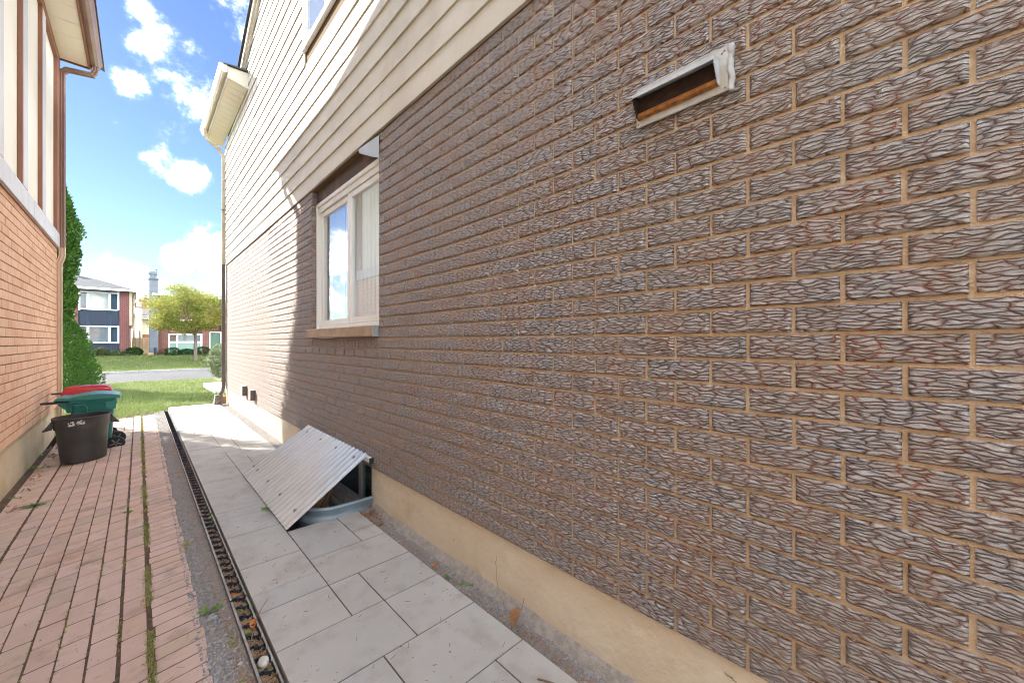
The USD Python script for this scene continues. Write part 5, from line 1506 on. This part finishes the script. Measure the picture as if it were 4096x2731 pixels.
part(ch, "flue", xform(lathe([(.20, -.05), (.20, .36), (.27, .37), (.27, .50), (.20, .51), (.20, .58), (0, .60)], 14), None, c + [0, .3, 0]), "far_grey", smooth=30)
part(f2, "drainpipe", sweep(circle(.035, 6), [[X(633, y2) + .02, y2 - .08, .3], [X(633, y2) + .02, y2 - .08, zt2_ - .1]]), "brown_metal")
an = thing("tv_antenna", "thin television antenna fixed to the far grey chimney", "antenna", c + [.24, .35, -.2])
m0 = c + [.25, .35, -.2]
part(an, "mast", sweep(circle(.018, 5), [m0, m0 + [0, 0, 1.05]]), "antenna")
for k, (zz_, L) in enumerate(((.55, .34), (.70, .26), (.82, .40), (.95, .22), (1.0, .16))):
    part(an, "rod", sweep(circle(.012, 4), [m0 + [-L * .6, 0, zz_], m0 + [L * .4, 0, zz_ + .01]]), "antenna")
single("green_box", cbox(X(615, y2 - .6), X(626, y2 - .6), y2 - .8, y2 - .5, .3, Z(620, 1389, y2), .03), "far_blue", "small dark meter box at the foot of the far grey chimney", "meter box")


def base_pt(u, v):
    p = ony(u, v, 42.6)
    return p


for lab, u0, v0, u1, v1, y in (("rounded clipped green shrub, leftmost of three under the far window", 660, 1391, 718, 1425, 42.5), ("dark low shrub, middle of three behind the trunk of the young tree", 721, 1396, 775, 1425, 42.7), ("clipped green shrub, rightmost of three beside the far green door", 785, 1388, 841, 1425, 42.5)):
    a, b = ony(u0, v1, y), ony(u1, v0, y)
    ctr = (a + b) / 2; ctr[1] = y
    bush("clipped_shrub", lab, ctr, ((b[0] - a[0]) / 2, .6, (b[2] - a[2]) / 2), 2600, "boxwood", TR, .07, boxy=3.2)
for name, lab, u0, v0, u1, v1, m, lf in (("garden_plant", "spiky pale green perennial under the left end of the navy panels", 372, 1394, 432, 1432, "hosta", .16), ("garden_plant", "grassy perennial clump under the right navy panels", 434, 1405, 502, 1432, "hosta", .15),
                                         ("dark_shrub", "dusky green shrub at the right corner of the red brick house", 503, 1390, 572, 1428, "boxwood", .11), ("white_edged_hosta", "low white edged plant before the dusky shrub", 505, 1414, 550, 1434, "pale_shrub", .11)):
    y = 42.9
    a, b = ony(u0, v1, y), ony(u1, v0, y); ctr = (a + b) / 2; ctr[1] = y
    bush(name, lab, ctr, ((b[0] - a[0]) / 2, .4, (b[2] - a[2]) / 2), 1300, m, TR, lf, cat_="plant" if "plant" in name or "hosta" in name else "shrub")

# ================================================================== grass
def lawn(n, x0, x1, y0, y1, power, hgt, width, mt, lab):
    y = y0 + (y1 - y0) * RNG.random(n) ** power
    x = RNG.uniform(x0, x1, n)
    keep = ~((x > -1.0) & (x < 1.45) & (y < 11.72)) & ~((x > 1.72) & (y > 15.3) & (y < 18.7)) & ~((y < 11.9) & (x < -1.0) & (y < 10.6))
    x, y = x[keep], y[keep]
    P = np.stack([x, y, ground_z(y)], 1)
    k = .55 + .9 * meshkit.noise(P * [1.2, 1.2, 0], 4)
    struct("grass", blades(P, hgt * k, RNG, .8, width), mt, kind="stuff", label=lab)


lawn(52000, -3.6, 2.6, 11.45, 24.2, 1.5, .075, .010, "grass", "short green grass of the near lawn")
lawn(9000, -3.6, 2.6, 11.45, 24.2, 1.3, .065, .010, "grass_dry", "straw coloured blades in the near lawn")
lawn(42000, -7, 9, 33.62, 43.0, 1.1, .085, .022, "grass", "short grass of the far lawn")
lawn(16000, -7, 9, 33.62, 43.0, 1.1, .075, .022, "grass_dry", "straw coloured blades in the far lawn")
# ragged edge where the paving and slabs meet the lawn
yy_ = RNG.uniform(10.9, 11.75, 2600); xx_ = RNG.uniform(-1.0, .46, 2600)
keep = RNG.random(2600) < np.clip((yy_ - 10.8 - .35 * meshkit.noise(np.stack([xx_ * 5, yy_ * 0, yy_ * 0], -1), 2)) / .6, 0, 1)
P = np.stack([xx_, yy_, np.maximum(pave_z(xx_), ground_z(yy_)) - .004], 1)[keep]
struct("grass", blades(P, .05, RNG, .9, .008), "grass", kind="stuff", label="ragged grass creeping over the end of the brick paving")
P = np.stack([RNG.uniform(.47, 1.5, 900), RNG.uniform(11.66, 11.82, 900), np.full(900, -.04)], 1)
struct("leaf_litter", leaves(P, .045, RNG, .3), "twig", kind="stuff", label="brown litter along the far edge of the slabs")


# ================================================================== weeds and small finds
def weed(label, p, n, size, rng, spread=.06, name="weed", mt="weed", up=.9):
    p = np.asarray(p, float); n = int(n * 1.7); size = size * .72
    t = thing(name, label, "weed", p)
    for i in range(n):
        a = i * 2.4 + rng.uniform(-.4, .4); L = size * rng.uniform(.7, 1.2)
        el = rng.uniform(.25, 1.0) * up
        d = np.array([math.cos(a) * math.cos(el), math.sin(a) * math.cos(el), math.sin(el)])
        s = np.array([-math.sin(a), math.cos(a), 0]); u = np.cross(d, s)
        st = p + np.array([math.cos(a), math.sin(a), 0]) * rng.uniform(0, spread) * .5
        ts = np.linspace(0, 1, 7); w = L * .30 * np.sin(np.pi * np.clip(ts, .02, .98) ** .8) * rng.uniform(.7, 1.2)
        drop = -L * .35 * ts ** 2
        ctrp = st + d * (ts * L)[:, None] + np.array([0, 0, 1]) * drop[:, None] + [0, 0, .004]
        vl = np.stack([ctrp - s * w[:, None] - u * (w * .25)[:, None], ctrp, ctrp + s * w[:, None] - u * (w * .25)[:, None]], 1).reshape(-1, 3)
        part(t, "leaf", (vl, grid_faces(7, 3)), mt, smooth=True)
    return t


WR = np.random.default_rng(21)
weed("leafy green weed, the biggest among the pavers near the cream foundation", onpave(140, 2022), 14, .085, WR, .12)
weed("pale round leafed sprout between pavers at the left edge", onpave(52, 1992), 5, .045, WR, .05)
weed("dark green creeper at the foot of the cream foundation, farthest along it", onpave(160, 1826) + [-.02, 0, 0], 12, .09, WR, .16)
weed("ivy like weed low against the cream foundation beside the black can", onpave(122, 1872) + [-.02, 0, 0], 12, .085, WR, .14)
weed("small grassy weed on the grey stone dust, halfway along", onz(745, 2180, -.045), 8, .05, WR, .05, mt="moss")
weed("broad leafed weed on the gravel nearest the camera", onz(846, 2442, -.045), 7, .075, WR, .05)
weed("weed sprouting in the black edging beside the tip of the long twig", onz(985, 2440, -.05), 9, .075, WR, .06)
weed("bright green weed straddling the left rail of the edging", onz(968, 2540, -.045), 8, .085, WR, .06)
weed("dense green weed in the edging nearest the camera", onz(1038, 2700, -.05), 22, .055, WR, .10)
weed("clump of long leaved weed in the edging level with the window well", onz(838, 2092, -.05), 12, .085, WR, .12)
weed("clover like weed in the edging just past the long leaved clump", onz(815, 2060, -.05), 14, .05, WR, .09)
weed("small weed in the edging farthest from the camera", onz(744, 1782, -.03), 6, .06, WR, .04)
weed("tiny weed in the gravel border under the corner of the dark brick wall", onz(1866, 2336, -.02), 8, .04, WR, .04)
weed("little green weed in the gravel border, left of the curled brown leaf", onz(1795, 2306, -.02), 6, .035, WR, .03)
weed("green sprig poking out from under the corrugated cover", onz(1064, 2036, .005), 4, .10, WR, .02)
weed("flat green weed in the widest mossy joint of the paving", onpave(515, 2050), 8, .045, WR, .04)

sp_ = scatter(420, .48, 1.38, 1.2, 8.0, lambda x, y: .0022 + 0 * x, 1.6)
sp_ = sp_[~((sp_[:, 0] > .84) & (sp_[:, 1] > 3.38) & (sp_[:, 1] < 5.2))]
struct("grit", cat([stones(sp_, .0026, RNG), needles(sp_[::4] + [.02, .03, 0], .03, RNG)]), "twig", kind="stuff", label="specks of grit and needles lying on the slabs")
sp_ = scatter(500, -.9, .23, 2.2, 9.0, lambda x, y: pave_z(x) + .003, 1.5)
struct("grit", stones(sp_, .003, RNG), "stone_dark", kind="stuff", label="specks of grit lying on the brick paving")
# long twig leaning from the edging over the slabs
single("twig", sweep(circle(.0022, 6), [onz(1000, 2598, -.035), onz(1008, 2540, .0), onz(1030, 2465, .025), onz(1050, 2425, .025), onz(1073, 2392, .02)]), "twig", "long thin twig leaning from the black edging onto the slabs", "twig", smooth=True)
single("twig", sweep(circle(.004, 6), [onz(2150, 2714, .004), onz(2185, 2722, .006), onz(2225, 2735, .004)]), "twig", "short brown twig on the slab nearest the camera", "twig", smooth=True)
p = onz(1054, 2652, -.03)
st = trimesh.creation.icosphere(2); sv_ = np.array(st.vertices); sv_ = sv_ * (.85 + .3 * meshkit.fbm(sv_ * 1.3 + 4, 3, 2))[:, None] * [.024, .030, .020]
single("pebble", (sv_ + p + [0, 0, .008], np.array(st.faces)), "white_stone", "smooth white pebble sitting in the black edging", "stone", smooth=True)


def dry_leaf(label, p, L, mt, yaw, pitch, curl, rng, roll=0.0):
    t = np.linspace(0, 1, 13); s = np.linspace(-1, 1, 9)
    T, S = np.meshgrid(t, s, indexing="ij")
    w = .36 * np.sin(np.pi * np.clip(T, .0, 1) ** .75) ** .8 * (1 + .10 * np.sin(T * 40) * np.abs(S))
    x = T * 1.0; y = S * w; z = curl * (np.abs(S) ** 1.5) * w + .05 * np.sin(T * 9 + S * 3) + .10 * T ** 2 * curl
    v = np.stack([x, y, z], -1).reshape(-1, 3) * L
    f = grid_faces(13, 9)
    stem = sweep(circle(.0016, 5), [(0, 0, 0), (-.25 * L, .02 * L, .05 * L), (-.5 * L, .06 * L, .12 * L)])
    A = rotz(yaw) @ roty(-pitch) @ rotx(roll)
    tt = thing("dry_leaf", label, "leaf", p)
    part(tt, "blade", xform((v, f), A, p), mt, smooth=True)
    part(tt, "stalk", xform(stem, A, p), "twig")


dry_leaf("large curled brown leaf leaning on the tan foundation", onz(2087, 2433, .085), .105, "dry_leaf", math.pi * .95, -1.0, .9, WR, .5)
dry_leaf("small orange leaf curled inside the black edging", onz(1012, 2512, -.03), .05, "orange_leaf", 1.2, .5, 1.0, WR)
dry_leaf("flat orange leaf inside the edging beyond the curled one", onz(942, 2383, -.035), .045, "orange_leaf", 2.4, .1, .4, WR)
dry_leaf("orange leaf scrap by the end of the window well rim", onz(1450, 2030, .0), .05, "orange_leaf", .4, .2, .5, WR)
dry_leaf("tiny orange leaf in the gravel border below the cracked foundation", onz(1742, 2266, -.01), .04, "orange_leaf", .9, .2, .5, WR)
